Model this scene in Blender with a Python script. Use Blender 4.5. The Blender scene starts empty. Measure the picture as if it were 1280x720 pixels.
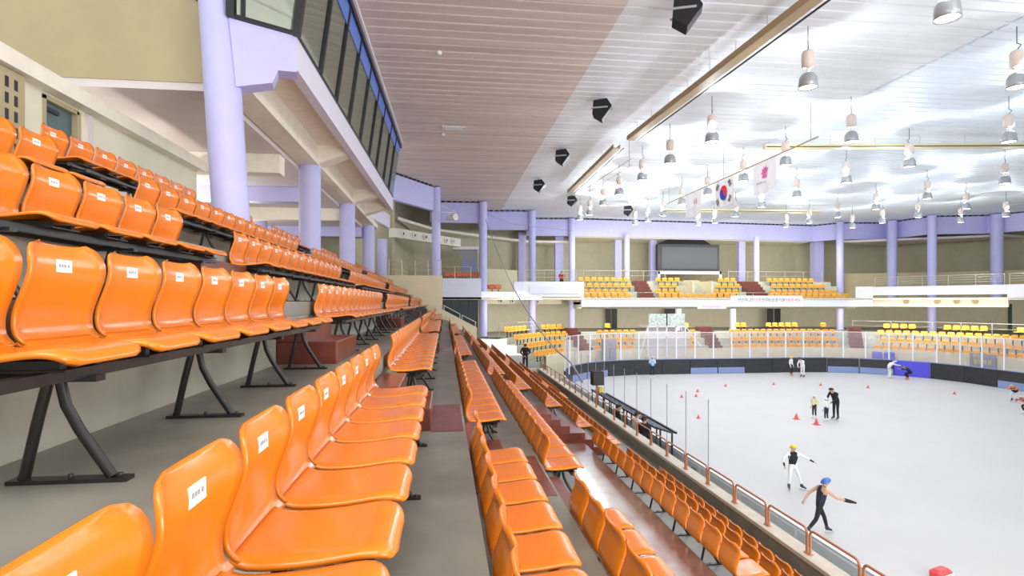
import bpy, bmesh, math, random
from mathutils import Vector, Matrix
random.seed(7)
PI = math.pi
S = bpy.context.scene
C = S.collection

# ------------------------------------------------------------------ camera, light, exposure
YAW = math.radians(6.84)
FPX = 700.0
EYE = 5.9
cam_d = bpy.data.cameras.new('camera')
cam = bpy.data.objects.new('camera', cam_d)
C.objects.link(cam)
cam.location = (0, 0, EYE)
cam.rotation_euler = (PI / 2, 0, -YAW)
cam_d.sensor_width = 36
cam_d.lens = FPX / 1280 * 36
cam_d.shift_y = 18 / 1280
cam_d.clip_start = 0.05
cam_d.clip_end = 300
S.camera = cam
S.view_settings.view_transform = 'Standard'
S.view_settings.look = 'None'
S.view_settings.gamma = 1
S.view_settings.use_curve_mapping = False
S.view_settings.exposure = 0.12
S.cycles.use_denoising = True
S.cycles.max_bounces = 8
S.cycles.diffuse_bounces = 5
S.cycles.glossy_bounces = 3
S.cycles.transparent_max_bounces = 16
S.cycles.sample_clamp_indirect = 8

WORLD_STRENGTH = 1.05
LAMP_WATTS = 400.0
w = bpy.data.worlds.new('arena_fill')  # even fill standing in for the lit hall behind the camera
S.world = w
w.use_nodes = True
w.node_tree.nodes['Background'].inputs[0].default_value = (0.95, 0.98, 1.0, 1)
w.node_tree.nodes['Background'].inputs[1].default_value = WORLD_STRENGTH


def area(name, loc, rot, sx, sy, watts, col=(1, 1, 1)):
    l = bpy.data.lights.new(name, 'AREA')
    l.shape = 'RECTANGLE'
    l.size = sx
    l.size_y = sy
    l.energy = watts
    l.color = col
    o = bpy.data.objects.new(name, l)
    o.location = loc
    o.rotation_euler = rot
    C.objects.link(o)


# hall_light: the lamp grid's unseen rest; the other area lights are added fill
area('hall_light', (13, 1, 13.0), (0, math.radians(25), 0), 10, 16, 1100, (1, 0.97, 0.92))
area('stand_fill', (-1.0, -3, 12.5), (math.radians(35), 0, 0), 10, 5, 900, (1, 0.95, 0.88))  # added fill over the near seats
d_ = Vector((-3.5, 17, 10)) - Vector((12, -4.5, 4.5))
area('side_fill', (12, -4.5, 4.5), d_.to_track_quat('-Z', 'Y').to_euler(), 8, 5, 1400, (1, 0.98, 0.97))  # added fill standing in for bounce onto the booth underside
area('gallery_fill', (24.5, 48.8, 10.6), (math.radians(62), 0, 0), 26, 2.5, 750, (1, 0.96, 0.88))  # added to brighten the far gallery, no fixture there
area('under_gallery_fill', (24.5, 48.4, 5.2), (math.radians(48), 0, 0), 28, 1.5, 1000, (1, 0.95, 0.85))  # added fill below the gallery slab, as are the next two
area('under_gallery_fill', (7.6, 44.6, 5.7), (math.radians(40), 0, 0.7), 7, 2, 190, (1, 0.95, 0.85))
area('under_gallery_fill', (40.6, 40.6, 4.6), (0, math.radians(-60), math.radians(35)), 2, 12, 330, (1, 0.95, 0.85))
for ly in (14.0, 20.0, 27.0):
    l = bpy.data.lights.new('concourse_fill', 'POINT')  # added fill to brighten the concourse soffit
    l.energy = 230
    l.shadow_soft_size = 0.25
    l.color = (1, 0.96, 0.9)
    o = bpy.data.objects.new('concourse_fill', l)
    o.location = (-9.0, ly, 8.3)
    C.objects.link(o)

# ------------------------------------------------------------------ pixel helpers (1280x720 frame)
SA, CA = math.sin(YAW), math.cos(YAW)


def ray(px, py):
    u = (px - 640) / FPX
    return Vector((SA + u * CA, CA - u * SA, (378 - py) / FPX))


def atd(px, py, d):
    return Vector((0, 0, EYE)) + ray(px, py) * d


def atz(px, py, z):
    r = ray(px, py)
    return Vector((0, 0, EYE)) + r * ((z - EYE) / r.z)


def atx(px, py, x):
    r = ray(px, py)
    return Vector((0, 0, EYE)) + r * (x / r.x)


def aty(px, py, y):
    r = ray(px, py)
    return Vector((0, 0, EYE)) + r * (y / r.y)


def project(p):
    dx, dy, dz = p[0], p[1], p[2] - EYE
    d = dx * SA + dy * CA
    if d < 0.05:
        return None
    return 640 + FPX * (dx * CA - dy * SA) / d, 378 - FPX * dz / d, d


ONES = ('zero one two three four five six seven eight nine ten eleven twelve thirteen fourteen fifteen sixteen seventeen '
        'eighteen nineteen').split()
TENS = 'x x twenty thirty forty fifty sixty seventy eighty ninety'.split()


def num(n):
    if n < 20:
        return ONES[n]
    return TENS[n // 10] + ('-' + ONES[n % 10] if n % 10 else '')


# ------------------------------------------------------------------ materials
def mat(name, col, rough=0.5, metal=0.0, noise=0.0, nscale=6.0, col2=None, bump=0.0, emit=0.0, coat=0.0, stretch=None, spec=0.5):
    m = bpy.data.materials.new(name)
    m.use_nodes = True
    nt = m.node_tree
    b = nt.nodes['Principled BSDF']
    b.inputs['Base Color'].default_value = (*col, 1)
    b.inputs['Roughness'].default_value = rough
    b.inputs['Metallic'].default_value = metal
    b.inputs['Specular IOR Level'].default_value = spec
    if coat:
        b.inputs['Coat Weight'].default_value = coat
        b.inputs['Coat Roughness'].default_value = 0.08
    if emit:
        b.inputs['Emission Color'].default_value = (*col, 1)
        b.inputs['Emission Strength'].default_value = emit
    if noise or col2 or bump:
        tc = nt.nodes.new('ShaderNodeTexCoord')
        n = nt.nodes.new('ShaderNodeTexNoise')
        n.inputs['Scale'].default_value = nscale
        n.inputs['Detail'].default_value = 5
        if stretch:
            mp = nt.nodes.new('ShaderNodeMapping')
            mp.inputs['Scale'].default_value = stretch
            nt.links.new(tc.outputs['Object'], mp.inputs['Vector'])
            nt.links.new(mp.outputs['Vector'], n.inputs['Vector'])
        else:
            nt.links.new(tc.outputs['Object'], n.inputs['Vector'])
        if noise or col2:
            r = nt.nodes.new('ShaderNodeValToRGB')
            c2 = col2 or tuple(max(0, c * (1 - noise)) for c in col)
            r.color_ramp.elements[0].position = 0.36
            r.color_ramp.elements[1].position = 0.66
            r.color_ramp.elements[0].color = (*c2, 1)
            r.color_ramp.elements[1].color = (*col, 1)
            nt.links.new(n.outputs['Fac'], r.inputs['Fac'])
            nt.links.new(r.outputs['Color'], b.inputs['Base Color'])
        if bump:
            bp = nt.nodes.new('ShaderNodeBump')
            bp.inputs['Strength'].default_value = bump
            bp.inputs['Distance'].default_value = 0.02
            nt.links.new(n.outputs['Fac'], bp.inputs['Height'])
            nt.links.new(bp.outputs['Normal'], b.inputs['Normal'])
    return m


def glass(name, tint=(1, 1, 1), gloss=0.1, rough=0.02):
    m = bpy.data.materials.new(name)
    m.use_nodes = True
    nt = m.node_tree
    nt.nodes.clear()
    out = nt.nodes.new('ShaderNodeOutputMaterial')
    mix = nt.nodes.new('ShaderNodeMixShader')
    t = nt.nodes.new('ShaderNodeBsdfTransparent')
    t.inputs[0].default_value = (*tint, 1)
    g = nt.nodes.new('ShaderNodeBsdfGlossy')
    g.inputs['Roughness'].default_value = rough
    g.inputs['Color'].default_value = (0.85, 0.95, 0.88, 1) if gloss > 0.4 else (1, 1, 1, 1)
    mix.inputs[0].default_value = gloss
    nt.links.new(t.outputs[0], mix.inputs[1])
    nt.links.new(g.outputs[0], mix.inputs[2])
    nt.links.new(mix.outputs[0], out.inputs[0])
    return m


M = {}
M['orange'] = mat('orange_plastic', (0.80, 0.215, 0.009), 0.22, noise=0.12, nscale=5, coat=0.2)
M['amber'] = mat('amber_plastic', (0.88, 0.42, 0.04), 0.3, noise=0.1, nscale=5)
M['sticker'] = mat('sticker', (0.82, 0.82, 0.79), 0.45)
M['black'] = mat('black_steel', (0.022, 0.02, 0.02), 0.35, noise=0.3, nscale=20)
M['concrete'] = mat('tread_paint', (0.27, 0.265, 0.23), 0.42, noise=0.28, nscale=2.2, bump=0.1)
M['riser'] = mat('riser_paint', (0.56, 0.57, 0.47), 0.6, noise=0.18, nscale=3)
M['red'] = mat('red_floor_paint', (0.21, 0.052, 0.034), 0.3, noise=0.3, nscale=5, coat=0.15)
M['redpale'] = mat('worn_red_floor', (0.36, 0.30, 0.25), 0.16, col2=(0.25, 0.10, 0.075), nscale=0.9, coat=0.3)
M['cream'] = mat('cream_paint', (0.80, 0.74, 0.52), 0.6, noise=0.06, nscale=2)
M['olive'] = mat('khaki_panel', (0.50, 0.47, 0.33), 0.7, noise=0.08, nscale=1.5)
M['beige'] = mat('beige_wall', (0.50, 0.42, 0.25), 0.7, noise=0.1, nscale=1.2)
M['offwhite'] = mat('offwhite_wall', (0.84, 0.80, 0.63), 0.6, noise=0.05, nscale=2)
M['rawconc'] = mat('bare_concrete', (0.94, 0.89, 0.77), 0.85, noise=0.08, nscale=4, bump=0.15)
M['parapet'] = mat('parapet_concrete', (0.27, 0.24, 0.19), 0.8, noise=0.2, nscale=3, bump=0.1)
M['ledge'] = mat('ledge_concrete', (0.62, 0.57, 0.48), 0.7, noise=0.12, nscale=4)
M['lav'] = mat('lavender_paint', (0.56, 0.56, 0.92), 0.5, noise=0.05, nscale=3)
M['lavwhite'] = mat('pale_lavender_paint', (0.82, 0.82, 0.97), 0.5, noise=0.04, nscale=3)
M['soffit'] = mat('mauve_soffit', (0.76, 0.69, 0.69), 0.6, noise=0.06, nscale=2)
M['ice'] = mat('white_ice', (0.54, 0.535, 0.535), 0.4, noise=0.04, nscale=0.4, spec=0.25)
M['white'] = mat('white_paint', (0.85, 0.85, 0.85), 0.4)
M['white_metal'] = mat('white_enamel', (0.82, 0.84, 0.88), 0.35)
M['pad'] = mat('black_vinyl', (0.035, 0.034, 0.04), 0.4, noise=0.4, nscale=4, bump=0.3)
M['bluepad'] = mat('blue_vinyl', (0.09, 0.08, 0.62), 0.4)
M['steelblue'] = mat('steel_blue_board', (0.22, 0.28, 0.50), 0.4)
M['chrome'] = mat('brushed_steel', (0.62, 0.60, 0.55), 0.3, metal=0.8)
M['copper'] = mat('copper_brown_paint', (0.46, 0.20, 0.10), 0.35)
M['trough'] = mat('bronze_channel', (0.42, 0.30, 0.16), 0.5)
M['yellowtrim'] = mat('pale_yellow_tray', (0.75, 0.68, 0.42), 0.5)
M['ballast'] = mat('pinkish_ballast', (0.72, 0.60, 0.54), 0.4)
M['bell'] = mat('grey_reflector', (0.42, 0.43, 0.45), 0.35, metal=0.5)
M['glow'] = mat('lit_lens', (1.0, 0.99, 0.95), 0.4, emit=9.0)
M['screen'] = mat('dark_screen', (0.075, 0.08, 0.09), 0.45, noise=0.15, nscale=60)
M['dark'] = mat('dark_frame', (0.016, 0.016, 0.02), 0.4)
M['doorglass'] = mat('dark_entrance_glass', (0.012, 0.035, 0.045), 0.1, col2=(0.015, 0.055, 0.06), nscale=1.2)
M['teal'] = mat('teal_door', (0.09, 0.14, 0.15), 0.4)
M['skin'] = mat('skin', (0.62, 0.36, 0.24), 0.5)
M['hair'] = mat('black_hair', (0.012, 0.01, 0.01), 0.5)
M['navy'] = mat('dark_navy_cloth', (0.02, 0.024, 0.05), 0.8)
M['blackcloth'] = mat('black_cloth', (0.012, 0.012, 0.014), 0.8)
M['whitecloth'] = mat('white_cloth', (0.78, 0.79, 0.80), 0.8)
M['cyancloth'] = mat('light_blue_cloth', (0.42, 0.60, 0.82), 0.8)
M['creamcloth'] = mat('cream_cloth', (0.78, 0.72, 0.42), 0.8)
M['redcloth'] = mat('red_cloth', (0.55, 0.04, 0.03), 0.8)
M['orangecloth'] = mat('orange_cloth', (0.8, 0.2, 0.05), 0.8)
M['yellow'] = mat('yellow_helmet', (0.8, 0.66, 0.03), 0.25)
M['bluehelmet'] = mat('blue_helmet', (0.06, 0.16, 0.6), 0.25)
M['whitehelmet'] = mat('pale_blue_helmet', (0.6, 0.75, 0.9), 0.3)
M['boot'] = mat('dark_skate', (0.03, 0.035, 0.07), 0.35)
M['cone'] = mat('red_cone', (0.75, 0.08, 0.08), 0.5)
M['flagwhite'] = mat('white_flag_cloth', (0.93, 0.93, 0.94), 0.8)
M['flagred'] = mat('flag_red', (0.75, 0.02, 0.03), 0.8)
M['flagblue'] = mat('flag_blue', (0.02, 0.05, 0.45), 0.8)
M['pink'] = mat('pink_print', (0.85, 0.12, 0.42), 0.8)
M['ink'] = mat('dark_print', (0.03, 0.03, 0.03), 0.8)
M['redink'] = mat('red_print', (0.75, 0.1, 0.06), 0.8)
M['yellowink'] = mat('yellow_print', (0.9, 0.85, 0.2), 0.6)
M['greypanel'] = mat('grey_panel', (0.33, 0.34, 0.38), 0.5, noise=0.08, nscale=3)
M['duct'] = mat('white_duct', (0.72, 0.68, 0.56), 0.4)
M['bluestrip'] = mat('blue_window_film', (0.10, 0.22, 0.72), 0.3)
M['rinkglass'] = glass('rink_glass', (0.99, 0.99, 1.0), 0.012)
def hazy(name, haze):
    m = glass(name, (0.98, 0.97, 1.0), 0.05)
    nt = m.node_tree
    out = [n for n in nt.nodes if n.type == 'OUTPUT_MATERIAL'][0]
    prev = out.inputs[0].links[0].from_socket
    mx = nt.nodes.new('ShaderNodeMixShader')
    df = nt.nodes.new('ShaderNodeBsdfDiffuse')
    df.inputs[0].default_value = (0.92, 0.86, 0.92, 1)
    mx.inputs[0].default_value = haze
    nt.links.new(prev, mx.inputs[1])
    nt.links.new(df.outputs[0], mx.inputs[2])
    nt.links.new(mx.outputs[0], out.inputs[0])
    return m


M['hazyglass'] = hazy('hazy_rink_glass', 0.05)  # pale pinkish haze mixed into the panes
M['boothglazing'] = hazy('officials_glazing', 0.12)
M['boxglass'] = glass('booth_glass', (0.62, 0.70, 0.64), 0.5, 0.08)
M['cleanglass'] = glass('player_box_glass', (0.66, 0.86, 0.87), 0.2, 0.05)


def ceiling_mat(name, c1, c2):
    m = mat(name, c1, 0.55, metal=0.08, col2=c2, nscale=1.0, stretch=(0.12, 2.0, 1))
    return m


M['ceil_rink'] = ceiling_mat('white_deck', (0.84, 0.91, 0.98), (0.76, 0.84, 0.93))
M['ceil_mid'] = ceiling_mat('silver_deck', (0.86, 0.89, 0.94), (0.77, 0.79, 0.83))
M['ceil_stand'] = ceiling_mat('warm_shaded_deck', (0.76, 0.68, 0.64), (0.62, 0.53, 0.50))  # warm seat bounce and shade put into this deck's colour


def tile_mat():
    m = mat('beige_acoustic_tile', (0.52, 0.46, 0.30), 0.8)
    nt = m.node_tree
    tc = nt.nodes.new('ShaderNodeTexCoord')
    br = nt.nodes.new('ShaderNodeTexBrick')
    br.offset = 0
    mp = nt.nodes.new('ShaderNodeMapping')
    mp.inputs['Rotation'].default_value = (PI / 2, 0, 0)
    br.inputs['Color1'].default_value = (0.50, 0.44, 0.28, 1)
    br.inputs['Color2'].default_value = (0.56, 0.50, 0.33, 1)
    br.inputs['Mortar'].default_value = (0.30, 0.26, 0.17, 1)
    br.inputs['Scale'].default_value = 2.0
    br.inputs['Mortar Size'].default_value = 0.02
    br.inputs['Brick Width'].default_value = 0.7
    br.inputs['Row Height'].default_value = 0.7
    nt.links.new(tc.outputs['Object'], mp.inputs[0])
    nt.links.new(mp.outputs[0], br.inputs['Vector'])
    nt.links.new(br.outputs['Color'], nt.nodes['Principled BSDF'].inputs['Base Color'])
    return m


M['tile'] = tile_mat()


# ------------------------------------------------------------------ mesh builder
class MB:
    def __init__(s):
        s.v, s.f, s.m, s.sm = [], [], [], []
        s.cur, s.smooth = 0, False

    def add(s, vs, fs):
        o = len(s.v)
        s.v += [tuple(p) for p in vs]
        for f in fs:
            s.f.append([o + i for i in f])
            s.m.append(s.cur)
            s.sm.append(s.smooth)
        return s

    def box(s, x0, x1, y0, y1, z0, z1):
        return s.add([(x0, y0, z0), (x1, y0, z0), (x1, y1, z0), (x0, y1, z0), (x0, y0, z1), (x1, y0, z1), (x1, y1, z1), (x0, y1, z1)],
                     [(0, 3, 2, 1), (4, 5, 6, 7), (0, 1, 5, 4), (1, 2, 6, 5), (2, 3, 7, 6), (3, 0, 4, 7)])

    def cbox(s, x0, x1, y0, y1, z0, z1, c):
        """box with chamfered vertical and top edges"""
        a = [(x0 + c, y0), (x1 - c, y0), (x1, y0 + c), (x1, y1 - c), (x1 - c, y1), (x0 + c, y1), (x0, y1 - c), (x0, y0 + c)]
        cx, cy = (x0 + x1) / 2, (y0 + y1) / 2
        kx, ky = 1 - 2 * c / (x1 - x0), 1 - 2 * c / (y1 - y0)
        vs = [(x, y, z0) for x, y in a] + [(x, y, z1 - c) for x, y in a] + [(cx + (x - cx) * kx, cy + (y - cy) * ky, z1) for x, y in a]
        fs = [tuple(range(7, -1, -1)), tuple(range(16, 24))]
        for r in (0, 8):
            fs += [(r + i, r + (i + 1) % 8, r + 8 + (i + 1) % 8, r + 8 + i) for i in range(8)]
        return s.add(vs, fs)

    def prism(s, poly, z0, z1):
        n = len(poly)
        vs = [(x, y, z0) for x, y in poly] + [(x, y, z1) for x, y in poly]
        return s.add(vs, [tuple(range(n - 1, -1, -1)), tuple(range(n, 2 * n))] + [(i, (i + 1) % n, n + (i + 1) % n, n + i) for i in range(n)])

    def slab(s, a, b, z0, z1, t):
        """vertical wall from a to b (xy), thickness t to the left of a->b"""
        a, b = Vector(a[:2]), Vector(b[:2])
        d = (b - a).normalized()
        n = Vector((-d.y, d.x)) * t
        return s.prism([tuple(a), tuple(b), tuple(b + n), tuple(a + n)], z0, z1)

    def bar(s, p, q, wd, ht=None):
        p, q = Vector(p), Vector(q)
        ht = ht or wd
        d = (q - p).normalized()
        up = Vector((0, 0, 1)) if abs(d.z) < 0.95 else Vector((1, 0, 0))
        x = d.cross(up).normalized() * wd / 2
        y = x.cross(d).normalized() * ht / 2
        vs = [p - x - y, p + x - y, p + x + y, p - x + y, q - x - y, q + x - y, q + x + y, q - x + y]
        return s.add(vs, [(0, 3, 2, 1), (4, 5, 6, 7), (0, 1, 5, 4), (1, 2, 6, 5), (2, 3, 7, 6), (3, 0, 4, 7)])

    def tube(s, pts, r, n=8):
        pts = [Vector(p) for p in pts]
        old, s.smooth = s.smooth, True
        rings = []
        ref = Vector((0.31, 0.47, 0.83))
        for i, p in enumerate(pts):
            d = (pts[min(i + 1, len(pts) - 1)] - pts[max(i - 1, 0)]).normalized()
            x = d.cross(ref).normalized()
            y = d.cross(x).normalized()
            rr = r[i] if isinstance(r, (list, tuple)) else r
            rings.append([p + (x * math.cos(2 * PI * k / n) + y * math.sin(2 * PI * k / n)) * rr for k in range(n)])
        vs = [p for ring in rings for p in ring]
        fs = []
        for i in range(len(pts) - 1):
            for k in range(n):
                fs.append((i * n + k, i * n + (k + 1) % n, (i + 1) * n + (k + 1) % n, (i + 1) * n + k))
        s.add(vs, fs)
        s.smooth = False
        s.add(rings[0], [tuple(range(n - 1, -1, -1))])
        s.add(rings[-1], [tuple(range(n))])
        s.smooth = old
        return s

    def lathe(s, prof, c=(0, 0, 0), n=16, axis='z'):
        old, s.smooth = s.smooth, True
        vs = []
        for r, z in prof:
            for k in range(n):
                a = 2 * PI * k / n
                q = (r * math.cos(a), r * math.sin(a), z)
                if axis == 'x':
                    q = (z, r * math.cos(a), r * math.sin(a))
                if axis == 'y':
                    q = (r * math.sin(a), z, r * math.cos(a))
                vs.append((q[0] + c[0], q[1] + c[1], q[2] + c[2]))
        fs = []
        for i in range(len(prof) - 1):
            for k in range(n):
                fs.append((i * n + k, i * n + (k + 1) % n, (i + 1) * n + (k + 1) % n, (i + 1) * n + k))
        s.add(vs, fs)
        s.smooth = False
        m = len(prof) - 1
        if prof[0][0] > 1e-5:
            s.add(vs[:n], [tuple(range(n - 1, -1, -1))])
        if prof[-1][0] > 1e-5:
            s.add(vs[m * n:], [tuple(range(n))])
        s.smooth = old
        return s

    def mesh(s, name, mats):
        me = bpy.data.meshes.new(name)
        me.from_pydata(s.v, [], s.f)
        for m in (mats if isinstance(mats, (list, tuple)) else [mats]):
            me.materials.append(m)
        me.polygons.foreach_set('material_index', s.m)
        me.polygons.foreach_set('use_smooth', s.sm)
        me.update()
        return me

    def build(s, name, mats, parent=None, label=None, loc=None):
        o = bpy.data.objects.new(name, s.mesh(name, mats))
        C.objects.link(o)
        if parent:
            o.parent = parent
        if label:
            o['label'] = label
        if loc:
            o.location = loc
        return o


def tag(o, label, cat, group=None, kind=None):
    o['label'] = label
    o['category'] = cat
    if group:
        o['group'] = group
    if kind:
        o['kind'] = kind
    return o


def thing(name, label, cat, loc=(0, 0, 0), rz=0.0, group=None):
    o = bpy.data.objects.new(name, None)
    o.empty_display_size = 0.1
    C.objects.link(o)
    o.location = loc
    o.rotation_euler = (0, 0, rz)
    return tag(o, label, cat, group)


def struct(name, mb, mats, label, cat):
    return tag(mb.build(name, mats), label, cat, kind='structure')


def mesh_obj(name, me, parent):
    o = bpy.data.objects.new(name, me)
    C.objects.link(o)
    o.parent = parent
    return o


# ------------------------------------------------------------------ rink plan (a rounded rectangle, straight sides at x 8 and 38, far end at y 44)
def rink_path(o, a0=180, y0=28.0, y1=18.0, step=6):
    p = []
    if a0 >= 180:
        p += [(8 - o, y0), (8 - o, 36)]
    a = a0
    while a >= 90:
        p.append((16 + (8 + o) * math.cos(math.radians(a)), 36 + (8 + o) * math.sin(math.radians(a))))
        a -= step
    a = 90
    while a >= 0:
        p.append((30 + (8 + o) * math.cos(math.radians(a)), 36 + (8 + o) * math.sin(math.radians(a))))
        a -= step
    p.append((38 + o, y1))
    out = [p[0]]
    for q in p[1:]:
        if (Vector(q) - Vector(out[-1])).length > 0.05:
            out.append(q)
    return out


def walk(path, step, start=0.0):
    """points every step along a polyline: (x, y, heading)"""
    out, left = [], start
    for a, b in zip(path, path[1:]):
        a, b = Vector(a), Vector(b)
        L = (b - a).length
        h = math.atan2(b.y - a.y, b.x - a.x)
        while left <= L:
            q = a + (b - a) * (left / L)
            out.append((q.x, q.y, h))
            left += step
        left -= L
    return out


def ribbon(mb, pa, za, pb, zb):
    n = min(len(pa), len(pb))
    vs = [(x, y, za) for x, y in pa[:n]] + [(x, y, zb) for x, y in pb[:n]]
    mb.add(vs, [(i, i + 1, n + i + 1, n + i) for i in range(n - 1)])


# ------------------------------------------------------------------ ground, ice, ceiling
ZC = 13.9
mb = MB().box(-14, 70, -6, 62, -0.35, -0.02)
struct('floor', mb, M['concrete'], 'grey concrete ground slab beneath the stands and around the ice', 'floor')
ip = rink_path(0, y0=-10, y1=-10)
mb = MB().prism([(x, y) for x, y in reversed(ip)], -0.02, 0.0)
struct('ice_floor', mb, M['ice'], 'white ice surface of the rink with rounded corners', 'ice')


def deck(x0, x1, y0, y1, z, m, label, pitch=0.47):
    mb = MB()
    y = y0
    prof = []
    while y < y1:
        prof += [(y, z), (y + pitch * 0.80, z), (y + pitch * 0.86, z + 0.085), (y + pitch * 0.94, z + 0.085)]
        y += pitch
    prof.append((y, z))
    n = len(prof)
    xs = [x0, x1]
    vs = [(x, yy, zz) for x in xs for yy, zz in prof]
    mb.add(vs, [(i, i + 1, n + i + 1, n + i) for i in range(n - 1)])
    mb.box(x0, x1, y0, y1, z + 0.1, z + 0.2)
    struct('ceiling', mb, m, label, 'ceiling')


deck(-4.2, 4.85, -5, 57, ZC, M['ceil_stand'], 'ribbed ceiling deck above the orange stand, warm shade put into its colour')
deck(4.80, 16.2, -5, 57, ZC + 0.02, M['ceil_mid'], 'silvery ribbed ceiling deck between the two roof seams')
deck(16.1, 64, -5, 57, ZC + 0.0, M['ceil_rink'], 'bright white ribbed ceiling deck above the middle of the ice')

# ------------------------------------------------------------------ near stand: terraces
# back x of the seats, floor height
ROWS = [  # key, x of seat back, floor z, words
    ('A', -4.30, EYE + 1.13), ('B', -3.30, EYE + 0.58), ('K', -2.38, EYE + 0.01), ('L', -1.46, EYE - 0.585),
    ('C', -0.572, EYE - 1.165), ('D', 0.285, EYE - 1.785), ('E', 1.15, EYE - 2.30), ('F', 1.85, EYE - 2.70),
    ('G', 2.67, EYE - 3.17), ('H', 3.50, EYE - 3.73), ('I', 4.30, EYE - 4.22), ('J', 5.10, EYE - 4.72)]
XR = {r[0]: r[1] for r in ROWS}
ZR = {r[0]: r[2] for r in ROWS}
KEYS = [r[0] for r in ROWS]
Y0, Y1 = -4.0, 36.8
RISX = {k: XR[k] - 0.115 for k in KEYS}
DY = {'L': 0.36, 'K': 0.33, 'B': 0.15, 'A': 0.2, 'C': -0.14, 'D': 0.08, 'E': -0.15}
AISLES = [(5.1, 6.4), (13.3, 14.5), (23.2, 24.6), (32.2, 33.4)]
LAND = EYE - 3.42
for i, k in enumerate(KEYS):
    x0 = RISX[k]
    x1 = RISX[KEYS[i + 1]] if i + 1 < len(KEYS) else 6.2
    z = ZR[k]
    ya = Y0
    if k in 'FG':
        ya = 13.3
    rowname = 'row ' + num(i + 1) + ' counted from the concourse'
    mb = MB().box(x0 + 0.001, x1 + 0.02, ya, Y1, z - 0.15, z)
    struct('floor', mb, M['concrete'], 'grey painted tread under the seats of ' + rowname, 'floor')
    zp = ZR[KEYS[i - 1]] if i else z + 2.9
    if i:
        mb = MB().box(x0 - 0.12, x0, 13.3 if k == 'H' else ya, Y1, -0.02 if k in 'J' else z - 0.3, zp - 0.004)
        struct('wall_riser', mb, M['riser'], 'pale green grey riser wall behind ' + rowname, 'wall')
mb = MB().box(RISX['F'], RISX['H'], Y0, 13.3, LAND - 0.2, LAND)
struct('floor', mb, M['redpale'], 'wide worn red and tan landing between the seat rows', 'floor')
mb = MB().box(RISX['F'] - 0.12, RISX['F'], Y0, 13.3, LAND - 0.2, ZR['E'] - 0.004)
struct('wall_riser', mb, M['riser'], 'pale riser beside the wide red landing', 'wall')
mb = MB().box(RISX['H'] - 0.12, RISX['H'], Y0, 13.3, ZR['H'] - 0.2, LAND - 0.004)
struct('wall_riser', mb, M['riser'], 'low riser below the wide red landing', 'wall')

mb = MB().box(RISX['F'], RISX['G'], 13.29, 13.4, LAND - 0.2, ZR['F'] - 0.002).box(RISX['G'], RISX['H'], 13.29, 13.4, LAND - 0.2, ZR['G'] - 0.002)
struct('wall_landing_end', mb, M['red'], 'dark red end face of the treads above the wide landing', 'wall')

# red steps in the aisles; painted aisle strips on the treads
nth = ['first', 'second', 'third', 'fourth']
for ai, (a0, a1) in enumerate(AISLES):
    for i, k in enumerate(KEYS):
        if i == 0 or (ai == 0 and k in 'FGH') or (k == 'I' and ai == 0) or k == 'J':
            continue
        x0, z = RISX[k], ZR[k]
        if k in 'DEF' and i:
            pass
        zp = ZR[KEYS[i - 1]]
        h = zp - z
        b0 = a0 + (max(0.02, DY.get(k, 0) + 0.02) if ai == 0 else 0.02)
        b1 = a1 + (DY.get(k, 0) - 0.12 if ai == 0 else -0.02)
        t = thing('aisle_step', 'dark red pair of steps in the %s aisle climbing from seat row %s' % (nth[ai], num(i + 1)), 'steps', (x0, b0, z), 0,
                  'red aisle steps')
        w_ = 0.56 if k in 'AKBLC' else 0.46
        MB().cbox(0.001, w_, 0.0, b1 - b0, 0.001, h * 0.36, 0.012).build('lower_step', M['red'], t)
        MB().cbox(0.001, w_ * 0.5, 0.001, b1 - b0 - 0.001, h * 0.36 + 0.0005, h * 0.70, 0.012).build('upper_step', M['red'], t)
        if k in 'CDEFGH':
            xe = RISX[KEYS[i + 1]]
            mb = MB().box(x0 + w_ + 0.002, xe - 0.002, a0 - 0.02, a1 + 0.02, z, z + 0.004)
            struct('floor_paint', mb, M['red'], 'red painted strip crossing row %s in the %s aisle' % (num(i + 1), nth[ai]), 'floor paint')


# ------------------------------------------------------------------ seats
def sheet(mb, prof, half, corner, thick, nu, lift, dish, corner_at_end=True):
    """a moulded plastic sheet swept along prof (x,z); rounded corners at the end of the profile"""
    n = len(prof)
    L = [0]
    for a, b in zip(prof, prof[1:]):
        L.append(L[-1] + math.dist(a, b))
    tot = L[-1]
    F, B = [], []
    for i, (x, z) in enumerate(prof):
        a, b = prof[max(i - 1, 0)], prof[min(i + 1, n - 1)]
        tx, tz = b[0] - a[0], b[1] - a[1]
        l = math.hypot(tx, tz)
        nx, nz = tz / l, -tx / l
        t = tot - L[i]
        hw = half
        if t < corner:
            hw = half - corner + math.sqrt(max(0, corner ** 2 - (corner - t) ** 2))
        for j in range(nu + 1):
            u = -1 + 2 * j / nu
            e = max(0, (abs(u) - 0.80) / 0.2)
            d = dish * u * u + lift * e * e * (3 - 2 * e)
            px, pz = x + nx * d, z + nz * d
            F.append((px, u * hw, pz))
            B.append((px - nx * thick, u * hw * 0.992, pz - nz * thick))
    w_ = nu + 1
    off = len(F)
    fs = []
    for i in range(n - 1):
        for j in range(nu):
            a = i * w_ + j
            fs.append((a, a + w_, a + w_ + 1, a + 1))
            fs.append((off + a, off + a + 1, off + a + w_ + 1, off + a + w_))
        for j in (0, nu):
            a = i * w_ + j
            q = (a, off + a, off + a + w_, a + w_)
            fs.append(q if j == 0 else q[::-1])
    for j in range(nu):
        a = (n - 1) * w_ + j
        fs.append((a, off + a, off + a + 1, a + 1))
        fs.append((j, j + 1, off + j + 1, off + j))
    mb.smooth = True
    mb.add(F + B, fs)
    mb.smooth = False


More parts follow.
